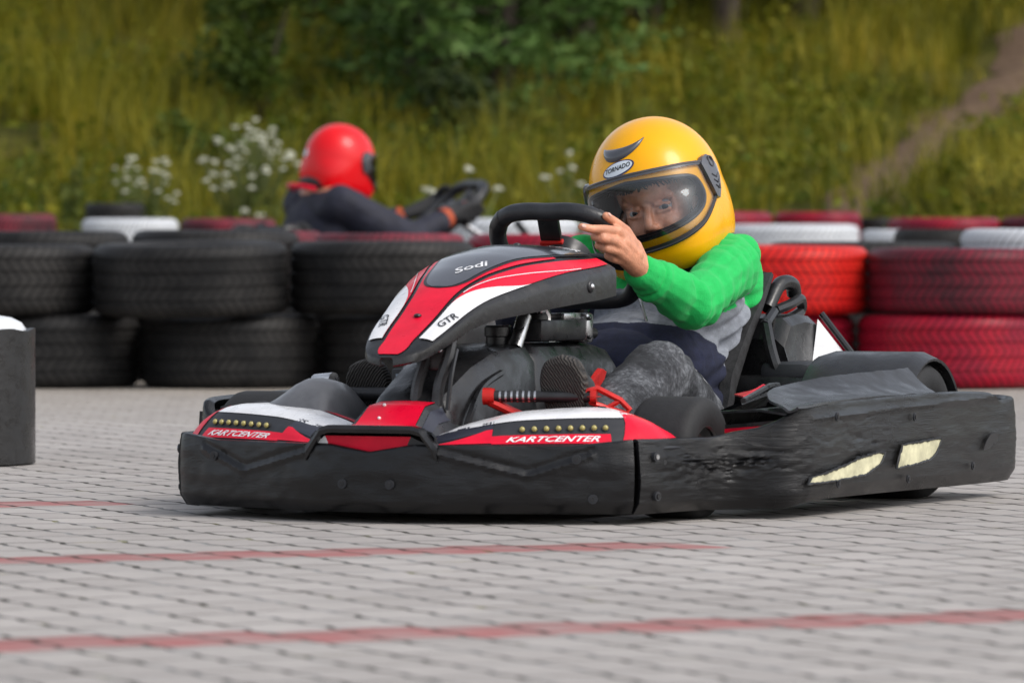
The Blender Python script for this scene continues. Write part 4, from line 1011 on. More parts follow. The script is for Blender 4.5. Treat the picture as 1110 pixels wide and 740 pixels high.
def kart(label, loc, rot, sc, group, full=True):
    k = empty('racing_kart', loc, rot, sc); tag(k, label, 'kart', group)
    # chassis
    mb = MB(); zf = .055
    for s in (-1, 1):
        mb.tube(crom([(.66, s*.10, zf), (.60, s*.22, zf), (.40, s*.26, zf), (0, s*.27, zf), (-.35, s*.30, zf+.01), (-.60, s*.28, zf+.03)], 6), .014, 'darksteel', 10)
        mb.tube([(.385, s*.22, .10), (.385, s*.33, .12)], .016, 'darksteel', 10); mb.tube([(.385, s*.285, .08), (.385, s*.285, .17)], .012, 'steel', 8)
        mb.tube([(.35, s*.285, .12), (.32, s*.05, .13)], .006, 'steel', 8)
        mb.tube([(.62, s*.22, zf), (.70, s*.22, .09), (.70, s*.15, .10)], .010, 'darksteel', 8)
        mb.tube([(.25, s*.27, zf), (.25, s*.50, .08), (-.28, s*.52, .08), (-.28, s*.29, zf)], .011, 'darksteel', 8)
    for x in (.60, .10, -.30, -.60): mb.tube([(x, -.27, zf), (x, .27, zf)], .013, 'darksteel', 8)
    mb.build('chassis', k)
    mb = MB(); mb.box((.18, 0, .042), (.90, .50, .006), 'plastic_grey', bev=.002); mb.build('floor_tray', k)
    mb = MB(); mb.tube([(-.46, -.36, ZG+.122), (-.46, .36, ZG+.122)], .018, 'steel', 12); mb.build('rear_axle', k)
    wheel(k, .375, .388, .102, .115, 1); wheel(k, .375, -.388, .102, .115, -1); wheel(k, -.46, .435, .122, .18, 1); wheel(k, -.46, -.40, .122, .18, -1)
    front_bumper(k); side_bumper(k, 1); side_bumper(k, -1)
    mb = MB(); mb.shell(wall([(-.694, .51), (-.70, .3), (-.703, 0), (-.70, -.3), (-.694, -.51)], 60, lambda p, t: .199, lambda p, t: .05, .006, 1, lip=.034), .006, 'plastic', flip=True)
    mb.build('rear_bumper', k)
    pod(k, 1); pod(k, -1); nose_box(k)
    # side pods under sloping worn guards
    for s in (-1, 1):
        mb = MB(); xs = [.305, .29, .25, .1, -.1, -.28]
        mb.shell([[(x, s*.40, .085), (x-.006, s*.395, .165), (x-.02, s*.41, .193), (x-.02, s*.50, .198), (x-.008, s*(.565 if s > 0 else .52), .19), (x, s*(.575 if s > 0 else .525), .15), (x+.003, s*(.57 if s > 0 else .52), .085)] for x in xs], .004, 'plastic', flip=(s > 0))
        mb.poly([(.307, s*y, z) for y, z in ((.405, .100), (.405, .168), (.555, .182), (.56, .100))], .004, 'plastic')
        mb.poly([(.3105, s*y, z) for y, z in ((.41, .120), (.41, .162), (.548, .174), (.551, .120))], .002, 'red')
        mb.build('side_pod', k)
        # mudguard over the rear tyre
        mb = MB(); G = []
        for i in range(25):
            a = R(-28+200*i/24); rr = .140
            G.append([(-.46+rr*math.cos(a)*(1+.02*(j in (0, 8))), s*(.315+.215*j/8-(.035 if s < 0 else 0)), ZG+.124+rr*math.sin(a)-.012*(j == 8)-.008*(j == 0)) for j in range(9)])
        mb.shell(G, .005, 'plastic_grey', flip=(s > 0)); mb.build('mudguard', k)
        if s < 0: continue
        mb = MB(); G = []
        for i in range(41):
            q = i/40; x = .365-.665*q
            yi = lerpt([(-.30, .540), (-.2, .530), (-.05, .50), (.11, .455), (.25, .50), (.365, .575)], x); zi = lerpt([(-.30, .256), (-.2, .253), (-.05, .247), (.11, .230), (.25, .216), (.365, .206)], x)
            yo, zo = .600, lerpt([(-.30, .213), (.0, .214), (.365, .206)], x); row = []
            for j in range(13):
                f = j/12; z = zi+(zo-zi)*f-.006*math.sin(f*PI)+.0020*nz(x*14, f*3, 2)+.0012*nz(x*40, f*8, 5)
                row.append((x+.012*f*q, s*(yi+(yo-yi)*f), z))
            G.append(row)
        mb.shell(G, .004, 'plastic_grey', flip=(s > 0)); mb.build('side_guard', k)
        mb = MB()
        mb.poly([(x, s*y, z) for x, y, z in ((.25, .455, .217), (.03, .40, .232), (-.06, .375, .226), (.10, .375, .216))], .003, 'red')
        mb.tube([(.27, s*.463, .212), (.02, s*.408, .230), (-.10, s*.374, .228)], .005, 'plastic', 6)
        mb.poly([(x, s*y, z) for x, y, z in ((.20, .43, .205), (-.10, .36, .215), (-.22, .30, .19), (.12, .34, .18))], .006, 'plastic'); mb.build('pod_trim', k)
    # seat bucket
    def seat_pt(u, v):
        c = lerpt([(0, Vector((-.10, 0, .105))), (.22, Vector((-.24, 0, .062))), (.42, Vector((-.37, 0, .075))), (.55, Vector((-.435, 0, .135))), (.78, Vector((-.52, 0, .270))), (1, Vector((-.618, 0, .398)))], u)
        hw = lerpt([(0, .135), (.3, .165), (.55, .172), (.85, .172), (1, .166)], u); up = lerpt([(0, .03), (.3, .075), (.55, .11), (.8, .085), (1, .05)], u)
        d = lerpt([(0, Vector((.0, 0, 1))), (.4, Vector((.15, 0, 1))), (.6, Vector((.8, 0, .6))), (1, Vector((.88, 0, .48)))], u)
        e = abs(v)**3.2
        return c+Vector((0, math.copysign(hw*min(1, abs(v)*1.12)**.9, v), 0))+d*(up*e)
    mb = MB(); mb.shell([[seat_pt(i/36, -1+j/16) for j in range(33)] for i in range(37)], .022, 'seatfelt'); mb.build('seat', k)
    for s in (-1, 1):
        mb = MB()
        mb.tube(crom([(-.50, s*.185, .33), (-.46, s*.215, .27), (-.475, s*.235, .20), (-.50, s*.25, .13)], 5), .011, 'plastic', 8)
        # rolled handles at the seat's upper corners
        mb.tube(crom([(-.555, s*.165, .355), (-.60, s*.170, .398), (-.640, s*.178, .400), (-.655, s*.178, .380)], 5), .014, 'plastic', 10)
        mb.tube(crom([(-.57, s*.175, .352), (-.615, s*.185, .362), (-.655, s*.19, .372), (-.67, s*.185, .350), (-.62, s*.18, .335)], 5), .010, 'plastic', 8)
        mb.tube([(-.55, s*.18, .35), (-.49, s*.187, .325)], .010, 'plastic', 8)
        mb.build('seat_stay', k)
    # engine cover behind the seat
    mb = MB(); P = []
    for x, z0 in ((-.50, .300), (-.53, .338), (-.60, .345), (-.655, .340), (-.668, .30)):
        P.append([(x, .02, .12), (x, .025, z0-.012), (x, .04, z0), (x, .205, z0), (x, .222, z0-.015), (x, .228, z0-.09), (x, .25, .20), (x, .27, .12)])
    mb.shell(P, .005, 'plastic', flip=True); mb.poly([(-.50, .02, .12), (-.50, .025, .29), (-.50, .04, .30), (-.50, .205, .30), (-.50, .222, .285), (-.50, .25, .2), (-.5, .27, .12)], .004, 'plastic')
    mb.poly([(-.668, .02, .12), (-.668, .025, .29), (-.668, .04, .30), (-.668, .205, .30), (-.668, .222, .285), (-.668, .25, .2), (-.668, .27, .12)], .004, 'plastic')
    mb.box((-.56, .15, .21), (.24, .36, .05), 'plastic', bev=.012); mb.box((-.52, .24, .235), (.14, .10, .05), 'recess', bev=.015)
    mb.build('engine_cover', k, smooth=30)
    mb = MB(); mb.poly([(-.655, .224, .334), (-.62, .226, .242), (-.655, .292, .240), (-.668, .280, .262)], .006, 'white'); mb.tube([(-.665, .228, .345), (-.665, .322, .232)], .006, 'plastic', 8); mb.build('number_plate', k)
    mb = MB(); mb.box((-.42, -.30, .16), (.22, .16, .18), 'darksteel', bev=.02)
    for i in range(7): mb.box((-.42, -.30, .26+.008*i), (.18-.008*i, .13, .004), 'steel', bev=.001)
    mb.build('engine', k)
    # pedals
    for s in (-1, 1):
        mb = MB(); xb = lambda y: .545-(y-.12)*.33 if s > 0 else .40
        if s > 0:
            a, b = Vector((.545, .115, .222)), Vector((.492, .285, .222)); d = (b-a).normalized()
            mb.tube([a, b], .0095, 'darksteel', 14)
            for i in range(7): q = a.lerp(b, .12+.055*i); mb.tube([q-d*.001, q+d*.0025], .0101, 'steel', 14, cap=False)
            mb.tube([a-d*.007, a+d*.007], .0145, 'redmetal', 16)
            mb.tube([a+d*.006, a+d*.012], .0135, 'redmetal', 16)
            mb.tube(crom([a+Vector((0, .004, -.008)), (.525, .150, .196), (.515, .185, .178), (.50, .19, .15)], 5), .0085, 'redmetal', 8)
            mb.tube([(.515, .186, .182), (.515, .186, .145)], .011, 'redmetal', 8)
            # slotted end plate
            pl = [(.498, .272, .232), (.490, .292, .236), (.470, .325, .216), (.462, .338, .200), (.468, .334, .193), (.482, .305, .203), (.493, .282, .212)]
            mb.tube([Vector(p) for p in pl], .0052, 'redmetal', 8, closed=True); mb.tube([pl[2], pl[5]], .0045, 'redmetal', 6)
            mb.tube([(.492, .285, .222), (.492, .285, .223)], .014, 'redmetal', 12); mb.tube([b-d*.004, b+d*.006], .013, 'redmetal', 14)
            mb.tube([(.505, .19, .16), (.44, .19, .055)], .009, 'darksteel', 8)
        else:
            a, b = Vector((.395, -.265, .218)), Vector((.385, -.09, .219)); mb.tube([a, b], .012, 'darksteel', 14)
            mb.tube([a, a+Vector((.0, -.01, 0))], .017, 'darksteel', 12); mb.tube([a.lerp(b, .8), (.33, -.11, .06)], .009, 'darksteel', 8)
        mb.build('pedal', k)
    mb = MB(); mb.poly([(.335, .185, .205), (.335, .190, .214), (.27, .192, .256), (.255, .192, .263), (.24, .192, .258), (.245, .190, .245), (.305, .187, .205)], .010, 'redmetal'); mb.tube([(.28, .190, .235), (.27, .190, .06)], .008, 'redmetal', 8); mb.build('leg_guard', k)
    if full:
        fairing(k); steering(k)
        # central tank tunnel
        mb = MB(); P = []
        for x, zt, wl in ((.635, .150, .045), (.625, .205, .052), (.60, .228, .056), (.50, .274, .060), (.43, .294, .062), (.40, .300, .062), (.286, .305, .062), (.276, .302, .059), (.268, .305, .062), (.10, .303, .062), (.0, .302, .062), (-.045, .294, .066), (-.085, .262, .066), (-.10, .20, .06)):
            P.append([(x, -wl-.030, .06), (x, -wl-.018, zt-.030), (x, -wl-.002, zt-.006), (x, -wl+.016, zt), (x, wl-.016, zt), (x, wl+.002, zt-.006), (x, wl+.018, zt-.030), (x, wl+.030, .06)])
        Q = []
        for i in range(len(P)-1):
            m = 4 if abs(P[i][0][0]-P[i+1][0][0]) > .02 else 1
            for kk in range(m): Q.append([tuple(Vector(a).lerp(Vector(b), kk/m)) for a, b in zip(P[i], P[i+1])])
        Q.append(P[-1]); mb.shell(Q, .005, 'plastic', flip=True)
        mb.tube(crom([(.60, .085, .12), (.555, .088, .19), (.50, .084, .235), (.42, .082, .258)], 5), .006, 'plastic', 6)
        mb.poly([(.530, .0905, .10), (.530, .0845, .17), (.527, .0842, .17), (.527, .0905, .10)], .003, 'ink'); mb.build('tank_tunnel', k, smooth=35)
        mb = MB(); mb.box((.20, -.115, .305), (.22, .08, .10), 'tankwhite', bev=.022, seg=4); mb.box((.24, -.115, .350), (.10, .05, .02), 'red', bev=.006)
        mb.build('fuel_tank', k)
        mb = MB(); mb.lathe([(0, .336), (.020, .336), (.0235, .333), (.0235, .318), (.021, .316), (.021, .300), (0, .30)], 'plastic', Matrix.Translation((.29, .015, 0)), 28, closed=False)
        mb.build('tank_cap', k)
        mb = MB(); mb.tube([wp(0, 0, -.03), (.10, .0, .36), (.42, 0, .13)], .010, 'steel', 12); mb.tube([(.300, .052, .298), (.262, .052, .352)], .0125, 'steel', 14)
        mb.tube(crom([(.26, .05, .35), (.22, .03, .39), (.18, .0, .42)], 4), .011, 'darksteel', 10); mb.tube([(.21, .06, .372), (.19, .062, .352), (.195, .065, .33)], .007, 'steel', 8); mb.box((.205, .06, .365), (.03, .012, .02), 'steel', bev=.003)
        mb.build('steering_column', k)
        mb = MB(); mb.box((.14, .045, .326), (.19, .055, .038), 'darksteel', Matrix.Rotation(R(0), 3, 'Z'), .006); mb.box((.035, .045, .328), (.03, .06, .052), 'steel', bev=.006)
        mb.box((.10, .055, .349), (.07, .03, .012), 'steel', bev=.003)
        for (x, y, z) in ((.022, .070, .345), (.022, .070, .310), (.045, .077, .345), (.045, .077, .312)): mb.ell((x, y, z), (.004, .004, .004), 'darksteel', n=5)
        mb.lathe([(0, .362), (.020, .362), (.022, .358), (.022, .342), (0, .342)], 'plastic', Matrix.Translation((.19, .045, 0)), 20, closed=False); mb.tube([(.02, .05, .32), (-.02, .055, .318)], .010, 'darksteel', 10)
        mb.build('brake_cylinder', k)
        mb = MB()
        for y in (.022, .062): mb.tube(crom([(.56, y, .345), (.585, y, .29), (.60, y-.01, .24), (.61, y-.01, .19)], 5), .010, 'darksteel', 8)
        mb.box((.575, .042, .285), (.03, .035, .04), 'darksteel', bev=.005)
        for q in ((.598, .03, .295), (.59, .06, .275), (.597, .052, .30)): mb.ell(q, (.005, .005, .005), 'steel', n=5)
        mb.tube(crom([(.57, .07, .30), (.60, .075, .26), (.61, .072, .20)], 5), .004, 'ink', 6); mb.build('fairing_bracket', k)
        mb = MB(); mb.box((.50, -.055, .245), (.02, .055, .042), 'recess', bev=.005); mb.box((.511, -.055, .247), (.003, .034, .020), 'screen', bev=.001); mb.box((.48, -.02, .24), (.03, .05, .09), 'plastic', bev=.008); mb.build('display', k)
        # grey guard ahead of the far front wheel
        mb = MB(); G = []
        for i in range(17):
            y = -.15-.28*i/16; h = lerpt([(0, .03), (.12, .096), (.28, .104), (.5, .070), (.75, .035), (1, .015)], i/16)
            G.append([(.60-.25*j/14, y, .145+h*math.sin(PI*min(1, (j+.5)/14)**.8)**.7) for j in range(15)])
        mb.shell(G, .004, 'guard', flip=True); mb.tube([(.42, -.235, .244), (.40, -.28, .24)], .012, 'steel', 10); mb.build('wheel_guard', k)
    return k
K1 = kart('racing kart with red, white and black nose driven by the rider in the yellow helmet', KLOC, KROT, KS, 'karts on the track')
# ------------------------------------------------------------------ riders
def frame(fwd, up):
    f = Vector(fwd).normalized(); u = Vector(up); u = (u-f*u.dot(f)).normalized(); l = u.cross(f)
    return Matrix((f, l, u)).transposed()
def helmet(parent, C, Fm, sc, paint, off, visor='visor', main=True):
    C = Vector(C); PH = 61.
    def rad(d):
        a = .143 if d.x > 0 else .140; b = .119; c = .139 if d.z > 0 else .152
        n = 2.05 if d.z > 0 else 2.05+1.1*min(1, -d.z*1.6)
        k = (abs(d.x/a)**n+abs(d.y/b)**n+abs(d.z/c)**n)**(-1/n)
        return k*(1+.025*max(0, d.x)*max(0, -d.z)*4)
    def H(phi, eps, o=0):
        p, e = R(phi), R(eps); d = Vector((math.cos(e)*math.cos(p), math.cos(e)*math.sin(p), math.sin(e)))
        return C+Fm @ (d*(rad(d)+o))*sc
    def sup(phi): return (1-min(1, abs(phi)/PH)**12)**.5 if abs(phi) < PH else 0
    def et(phi): q = abs(phi)/PH; return 12.5-5.5*q
    def eb(phi): q = min(1.4, abs(phi)/PH); return -26.5+10*q**1.6
    def mid(phi): return (et(phi)+eb(phi))/2
    def pt(phi): s = sup(phi); m = mid(phi)-2*(1-s); return m+(et(phi)-m)*max(.02, s)
    def pb(phi): s = sup(phi); m = mid(phi)-2*(1-s); return m+(eb(phi)-m)*max(.02, s)
    def low(phi): q = abs(phi)/180; return -54+lerpt([(0, 0), (.35, -2), (.6, 8), (1, 16)], q)
    ph = sorted(set([-180+360*i/120 for i in range(121)]+[s*v for s in (-1, 1) for v in (PH, PH-.4, PH-1, PH-2, PH-3.2, PH-5)]))
    mb = MB()
    up_rows = [[H(p, pt(p)+(90-pt(p))*(j/26)**1.0) for j in range(27)] for p in ph]
    mb.grid(up_rows, paint)
    lo_rows = [[H(p, low(p)+(pb(p)-low(p))*j/18) for j in range(19)] for p in ph]
    mb.grid(lo_rows, paint)
    side = [p for p in ph if p >= PH]; mb.grid([[H(p, pb(p)), H(p, pt(p))] for p in side], paint)
    side = [p for p in ph if p <= -PH]; mb.grid([[H(p, pb(p)), H(p, pt(p))] for p in side], paint)
    # inner lining and rolled edges of the opening
    IN = -.016
    mb.grid([[H(p, pt(p)+(90-pt(p))*j/20, IN) for j in range(21)] for p in ph], 'lining', flip=True)
    mb.grid([[H(p, low(p)+(pb(p)-low(p))*j/10, IN) for j in range(11)] for p in ph], 'lining', flip=True)
    mb.grid([[H(p, pb(p), IN), H(p, pt(p), IN)] for p in ph if p >= PH], 'lining'); mb.grid([[H(p, pb(p), IN), H(p, pt(p), IN)] for p in ph if p <= -PH], 'lining')
    inner = [p for p in ph if abs(p) <= PH]
    mb.grid([[H(p, pt(p), 0), H(p, pt(p), IN)] for p in inner], 'lining'); mb.grid([[H(p, pb(p), 0), H(p, pb(p), IN)] for p in inner], 'lining')
    root = mb.build('helmet', parent, off, smooth=50)
    # rubber round the opening
    loop = [H(p, pt(p)+.5, .0005) for p in inner]+[H(p, pb(p)-.5, .0005) for p in reversed(inner)]
    mb = MB(); mb.tube(loop, .0042*sc, 'trim', 8, closed=True)
    mb.tube([H(p, low(p), -.006) for p in ph[:-1]], .0075*sc, 'trim', 8, closed=True)
    mb.build('edge_trim', root, off)
    # visor
    VP = 84.
    def vt(p): q = max(0, abs(p)-46)/(VP-46); return (18.5-1.0*min(1, abs(p)/60))*(1-q**2)+14*q**2
    def vb(p): q = max(0, abs(p)-46)/(VP-46); return (eb(p)-7.5)*(1-q**2)+(-8)*q**2
    vp = [-VP+2*VP*i/90 for i in range(91)]
    mb = MB(); mb.grid([[H(p, vb(p)+(vt(p)-vb(p))*j/16, .0058) for j in range(17)] for p in vp], visor); mb.build('visor', root, off)
    mb = MB()
    mb.tube([H(p, vt(p), .0058) for p in vp], .0024*sc, 'gasket', 6); mb.tube([H(p, vb(p), .0058) for p in vp], .0027*sc, 'trim', 6)
    g = [[H(p, vt(p)-2.6, .0066), H(p, vt(p)-.6, .0066)] for p in vp]; mb.grid(g, 'gasket')
    mb.grid([[H(p, vb(p)+.3, .0066), H(p, vb(p)+2.6, .0066)] for p in vp], 'trim')
    mb.build('visor_edge', root, off)
    for s in (-1, 1):
        mb = MB(); A = [(64, 15), (69, 20), (76, 22), (84, 19), (88, 11), (88, 1), (84, -10), (78, -17), (73, -15), (70, -7), (67, 4)]
        c = H(s*77, 5, .013)
        ring0 = [H(s*a, e, .002) for a, e in A]; ring1 = [H(s*(77+(a-77)*.88), 5+(e-5)*.92, .0105) for a, e in A]; ring2 = [H(s*(77+(a-77)*.5), 5+(e-5)*.55, .0125) for a, e in A]
        mb.grid([ring0, ring1, ring2], 'window', cv=True, flip=(s < 0)); mb.add(ring2+[c], [(i, (i+1) % len(A), len(A)) for i in range(len(A))], 'window')
        loopc = [H(s*(78+3.2*math.cos(t)), 14+4.2*math.sin(t), .0125) for t in np.linspace(0, 2*PI, 20)[:-1]]; mb.tube(loopc, .0018*sc, 'gasket', 6, closed=True)
        for k in range(3): mb.tube([H(s*(73+k*.8), 4-k*4.5, .0128), H(s*(78+k*.3), 1-k*4.5, .0136), H(s*(83-k), 4-k*4.5, .0118)], .0014*sc, 'gasket', 5)
        mb.build('visor_pivot', root, off)
    if main:
        # swoosh shaped vent above the badge
        mb = MB(); G = []
        for i in range(41):
            t = -1+2*i/40; ph_ = -2+25*t
            hi = 42.5+(6.0*t**2.4 if t > 0 else 3.2*t*t); lo = hi-11*max(0, (1-abs(t+.25)**1.5/1.398) if t > -.25 else (1-(abs(t+.25)/.75)**2.6))**.9-.3
            G.append([H(ph_, lo+(hi-lo)*q/8, .0008+.006*math.sin(q/8*PI)**.6*(1-abs(t)**3)) for q in range(9)])
        mb.grid(G, 'window'); mb.build('vent', root, off)
        mb = MB(); ca, ce = -5.5, 25.4
        E = lambda u, v, o: H(ca+u+.18*v, ce+v+.10*u, o)
        def disc(ra, re, o, k):
            G = [[E(ra*q*math.cos(t), re*q*math.sin(t), o) for q in np.linspace(0.02, 1, 5)] for t in np.linspace(0, 2*PI, 40)]; mb.grid(G, k)
        disc(14.8, 5.9, .0011, 'badgeblue'); disc(13.4, 4.9, .0019, 'badge')
        put_text(mb, 'TORNADO', lambda a, b: E(11.6*(1-2*a)*-1, -1.4+3.6*b, .0026), 'ink', bold=.02)
        mb.build('badge', root, off)
    else:
        mb = MB(); mb.poly([H(158, 4, .002), H(165, -3, .002), H(172, 4, .002), H(165, 11, .002)], .002, 'badge'); mb.build('badge', root, off)
    return root

def grip_hand(Rp, T, N, O, wrist, s=1.0):
    """finger chains closing round a bar at Rp (T along it, O away from the wheel's middle, N towards the driver)"""
    ch = []
    for k in range(4):
        a = T*(.030-.0185*k); L = (1, 1.08, 1.02, .85)[k]
        ch.append([(Rp+O*.030*s+a+N*.002, .0100*s), (Rp+O*.018*s-N*.026*s*L+a, .0092*s), (Rp-O*.010*s-N*.028*s*L+a, .0086*s), (Rp-O*.024*s-N*.008*s+a, .0074*s)])
    ch.append([(Rp+O*.034*s+N*.014+T*.018, .0125*s), (Rp+O*.010*s+N*.027*s+T*.036, .0105*s), (Rp-O*.012*s+N*.024*s+T*.048, .0085*s)])
    palm = [(wrist, .021*s, Rp+O*.030*s+T*(.030-.0185*k)+N*.004, .0125*s) for k in range(4)]+[(wrist, .019*s, Rp+O*.034*s+N*.014+T*.016, .014*s)]
    return ch, palm

def person(label, group, loc, rot, sc, J, gloves=False, base=(-.37, 0, .11)):
    hc, Fm, hs = Vector(J['head']), J['headframe'], J.get('headscale', 1)
    hp = lambda x, y, z: hc+Fm @ (Vector((x, y-.009, z-.009))*hs)
    b = MB()
    # head
    def he(c, r): b.ell(hp(*c), [q*hs for q in r], 'skin', Fm, 14)
    he((-.012, .004, .022), (.090, .072, .080)); he((.022, .010, -.050), (.058, .056, .075)); he((.040, .012, -.092), (.040, .040, .030))
    for q in (-1, 1):
        he((.048, .012+q*.031, -.050), (.028, .024, .028)); he((.030, .012+q*.044, -.030), (.03, .014, .04)); he((-.004, .004+q*.072, -.035), (.014, .008, .024))
        b.cap(hp(.0690, .012+q*.012, .004), .0080*hs, hp(.060, .012+q*.044, .003), .0080*hs, 'skin')                    # brow
        b.cap(hp(.0735, .012+q*.017, -.0104), .0040*hs, hp(.0672, .012+q*.041, -.0120), .0040*hs, 'skin')                  # upper lid
        b.cap(hp(.0735, .012+q*.018, -.0240), .0042*hs, hp(.067, .012+q*.040, -.0225), .0042*hs, 'skin')                  # lower lid
        he((.081, .012+q*.0085, -.0505), (.009, .0072, .0065))
    b.cap(hp(.0715, .012, -.006), .0072*hs, hp(.0885, .012, -.045), .0098*hs, 'skin')                                      # nose
    he((.066, .012, .020), (.022, .045, .03))
    b.cap(hp(.073, .012-.015, -.074), .0062*hs, hp(.0775, .012, -.0725), .0072*hs, 'skin'); b.cap(hp(.0775, .012, -.0725), .0072*hs, hp(.073, .012+.015, -.074), .0062*hs, 'skin')
    b.cap(hp(.0735, .012-.010, -.083), .0062*hs, hp(.0735, .012+.010, -.083), .0062*hs, 'skin'); he((.066, .012, -.103), (.018, .022, .016))
    # neck, trunk, limbs under the clothes
    nk, ch_, pv = Vector(J['neck']), Vector(J['chest']), Vector(J['pelvis'])
    b.cap(hp(-.02, 0, -.06), .046, nk, .048, 'skin'); b.cap(nk, .048, ch_, .085, 'skin'); b.cap(ch_, .095, pv, .085, 'skin')
    for q in 'LR':
        sh, el, wr = (Vector(J[k+q]) for k in ('sh', 'el', 'wr')); hi, kn, an, to = (Vector(J[k+q]) for k in ('hip', 'kn', 'an', 'toe'))
        b.cap(nk, .045, sh, .042, 'skin'); b.cap(sh, .042, el, .030, 'skin'); b.cap(el, .030, wr, .0205, 'skin')
        b.cap(pv, .08, hi, .062, 'skin'); b.cap(hi, .060, kn, .040, 'skin'); b.cap(kn, .040, an, .027, 'skin'); b.cap(an, .027, to, .018, 'skin')
        chs, palm = J['hand'+q]
        for p0, r0, p1, r1 in palm: b.cap(p0, r0, p1, r1, 'skin')
        for c in chs:
            for (p0, r0), (p1, r1) in zip(c, c[1:]): b.cap(p0, r0, p1, r1, 'skin', 12)
    me = remesh(b, .0021, 2)
    bm = bmesh.new(); bm.from_mesh(me); fv = [v for v in bm.verts if (v.co-hc).length < .15*hs]
    for _ in range(5): bmesh.ops.smooth_vert(bm, verts=fv, factor=.5, use_axis_x=True, use_axis_y=True, use_axis_z=True)
    bm.to_mesh(me); bm.free()
    lips = hp(.078, .012, -.078)
    mats = ['skin', 'lip', 'glove']; wl, wr_ = Vector(J['wrL']), Vector(J['wrR'])
    def fn(p):
        if (p-lips).length < .021*hs:
            q = Fm.transposed() @ (p-hc)/hs
            if -.089 < q.z < -.0675 and abs(q.y-.012) < .019-abs(q.z+.0775)*.5: return 1
        if gloves and ((p-wl).length < .17 or (p-wr_).length < .17): return 2
        return 0
    body = finish(me, 'person', mats, fn, None, None, base)
    body.rotation_euler = (0, 0, rot); body.scale = (sc,)*3
    body.location = Vector(loc)+(Matrix.Rotation(rot, 3, 'Z') @ Vector(base))*sc
    tag(body, label, 'person', group)
    # eyes
    gaze = (Fm @ Vector((.93, J.get('gaze', .0), -.02))).normalized()
    for q in (-1, 1):
        e = MB(); c = hp(.0610, .012+q*.0295, -.0165); fr = gaze.to_track_quat('X', 'Z').to_matrix(); r = .0128*hs
        for k, a0, a1, o in (('pupil', 0, 11, 1.006), ('iris', 11, 29, 1.004), ('eyew', 29, 180, 1.0)):
            G = [[c+fr @ Vector((math.cos(R(a)), math.sin(R(a))*math.cos(t), math.sin(R(a))*math.sin(t)))*r*o for a in np.linspace(a0, a1, 8 if a1 < 90 else 16)] for t in np.linspace(0, 2*PI, 25)]
            e.grid(G, k)
        e.build('eye', body, base)
    # hair: fringe and eyebrows
    hb = MB()
    rr = np.random.default_rng(3)
    for i in range(240):
        y = rr.uniform(-.064, .074); x = .083-7.5*(y-.006)**2; hb.tube([hp(x-.016, y, .060), hp(x+.004, y+rr.normal()*.004, .036), hp(x+.005, y+rr.normal()*.007, .019+rr.random()*.016)], [.003*hs, .003*hs, .0008*hs], 'hair', 5)
    for q in (-1, 1): hb.tube([hp(.0765, .012+q*.014, .0075), hp(.0730, .012+q*.026, .0088), hp(.0640, .012+q*.042, .0045)], [.0018*hs, .0026*hs, .0010*hs], 'hair', 6)
    hb.build('hair', body, base)
    return body, hp

def seg_d(p, a, b):
    ab = b-a; t = max(0, min(1, (p-a).dot(ab)/ab.dot(ab))); return (p-a-ab*t).length, t
def shoe(parent, toe_top, heel, side_y, off, up=(.24, 0, .97), first=True):
    """shoe standing on its heel with the sole turned forwards"""
    u = Vector(up).normalized(); y = Vector((0, 1, 0)); n = y.cross(u)          # n points out of the sole
    if n.x < 0: n = -n
    t0 = Vector(heel); L = (Vector(toe_top)-t0).length
    out = [(0, 0), (.03, .50), (.10, .74), (.25, .74), (.40, .72), (.58, .88), (.74, 1), (.86, .92), (.95, .66), (1, .0)]
    hw = .041
    pr = crom([(a, w*hw, 0) for a, w in out], 5); loop = [(p.x*L, p.y) for p in pr]+[(p.x*L, -p.y) for p in reversed(pr[1:-1])]
    mb = MB(); rings = []
    for k, d in ((.90, .0), (.98, .003), (1, .008), (1, .018), (.97, .022)):
        rings.append([t0+u*(L/2+(a-L/2)*k)+y*(w*k)-n*d for a, w in loop])
    mb.grid(rings, 'sole', cv=True)
    cen = t0+u*L/2; mb.add([cen]+rings[0], [(0, i+1, (i+1) % len(loop)+1) for i in range(len(loop))], 'sole')
    up_ = MB()
    up_.cap(t0+u*.035-n*.045, .034, t0+u*.12-n*.052, .036, 'shoe'); up_.cap(t0+u*.12-n*.045, .036, t0+u*(L-.035)-n*.030, .030, 'shoe'); up_.cap(t0+u*.04-n*.05, .033, t0+u*.055-n*.105, .036, 'shoe')
    me = remesh(up_, .004, 5); o = finish(me, 'shoe', ['shoe'], None, None, parent, off); mb.build('sole', o, off, smooth=40)
    return o

# --- the boy in the yellow helmet
u_ = Vector((0, 0, 1)); hf = Vector((.9985, .052, 0)); lf = u_.cross(hf); roll, pitch = R(13), R(7)
f2 = (hf*math.cos(pitch)-u_*math.sin(pitch)); up2 = u_*math.cos(roll)-lf*math.sin(roll)
J = dict(head=(-.382, .020, .568), headframe=frame(f2, up2), neck=(-.425, .015, .450), chest=(-.43, .02, .33), pelvis=(-.35, 0, .155), gaze=.30,
         shL=(-.408, .155, .430), elL=(-.195, .168, .366), wrL=(-.066, .130, .426), shR=(-.40, -.135, .435), elR=(-.30, -.225, .30), wrR=(-.135, -.160, .395),
         hipL=(-.33, .10, .15), knL=(.0, .185, .248), anL=(.405, .232, .140), toeL=(.44, .235, .20), hipR=(-.33, -.10, .15), knR=(-.02, -.17, .225), anR=(.27, -.20, .135), toeR=(.30, -.20, .19))
V3 = Vector
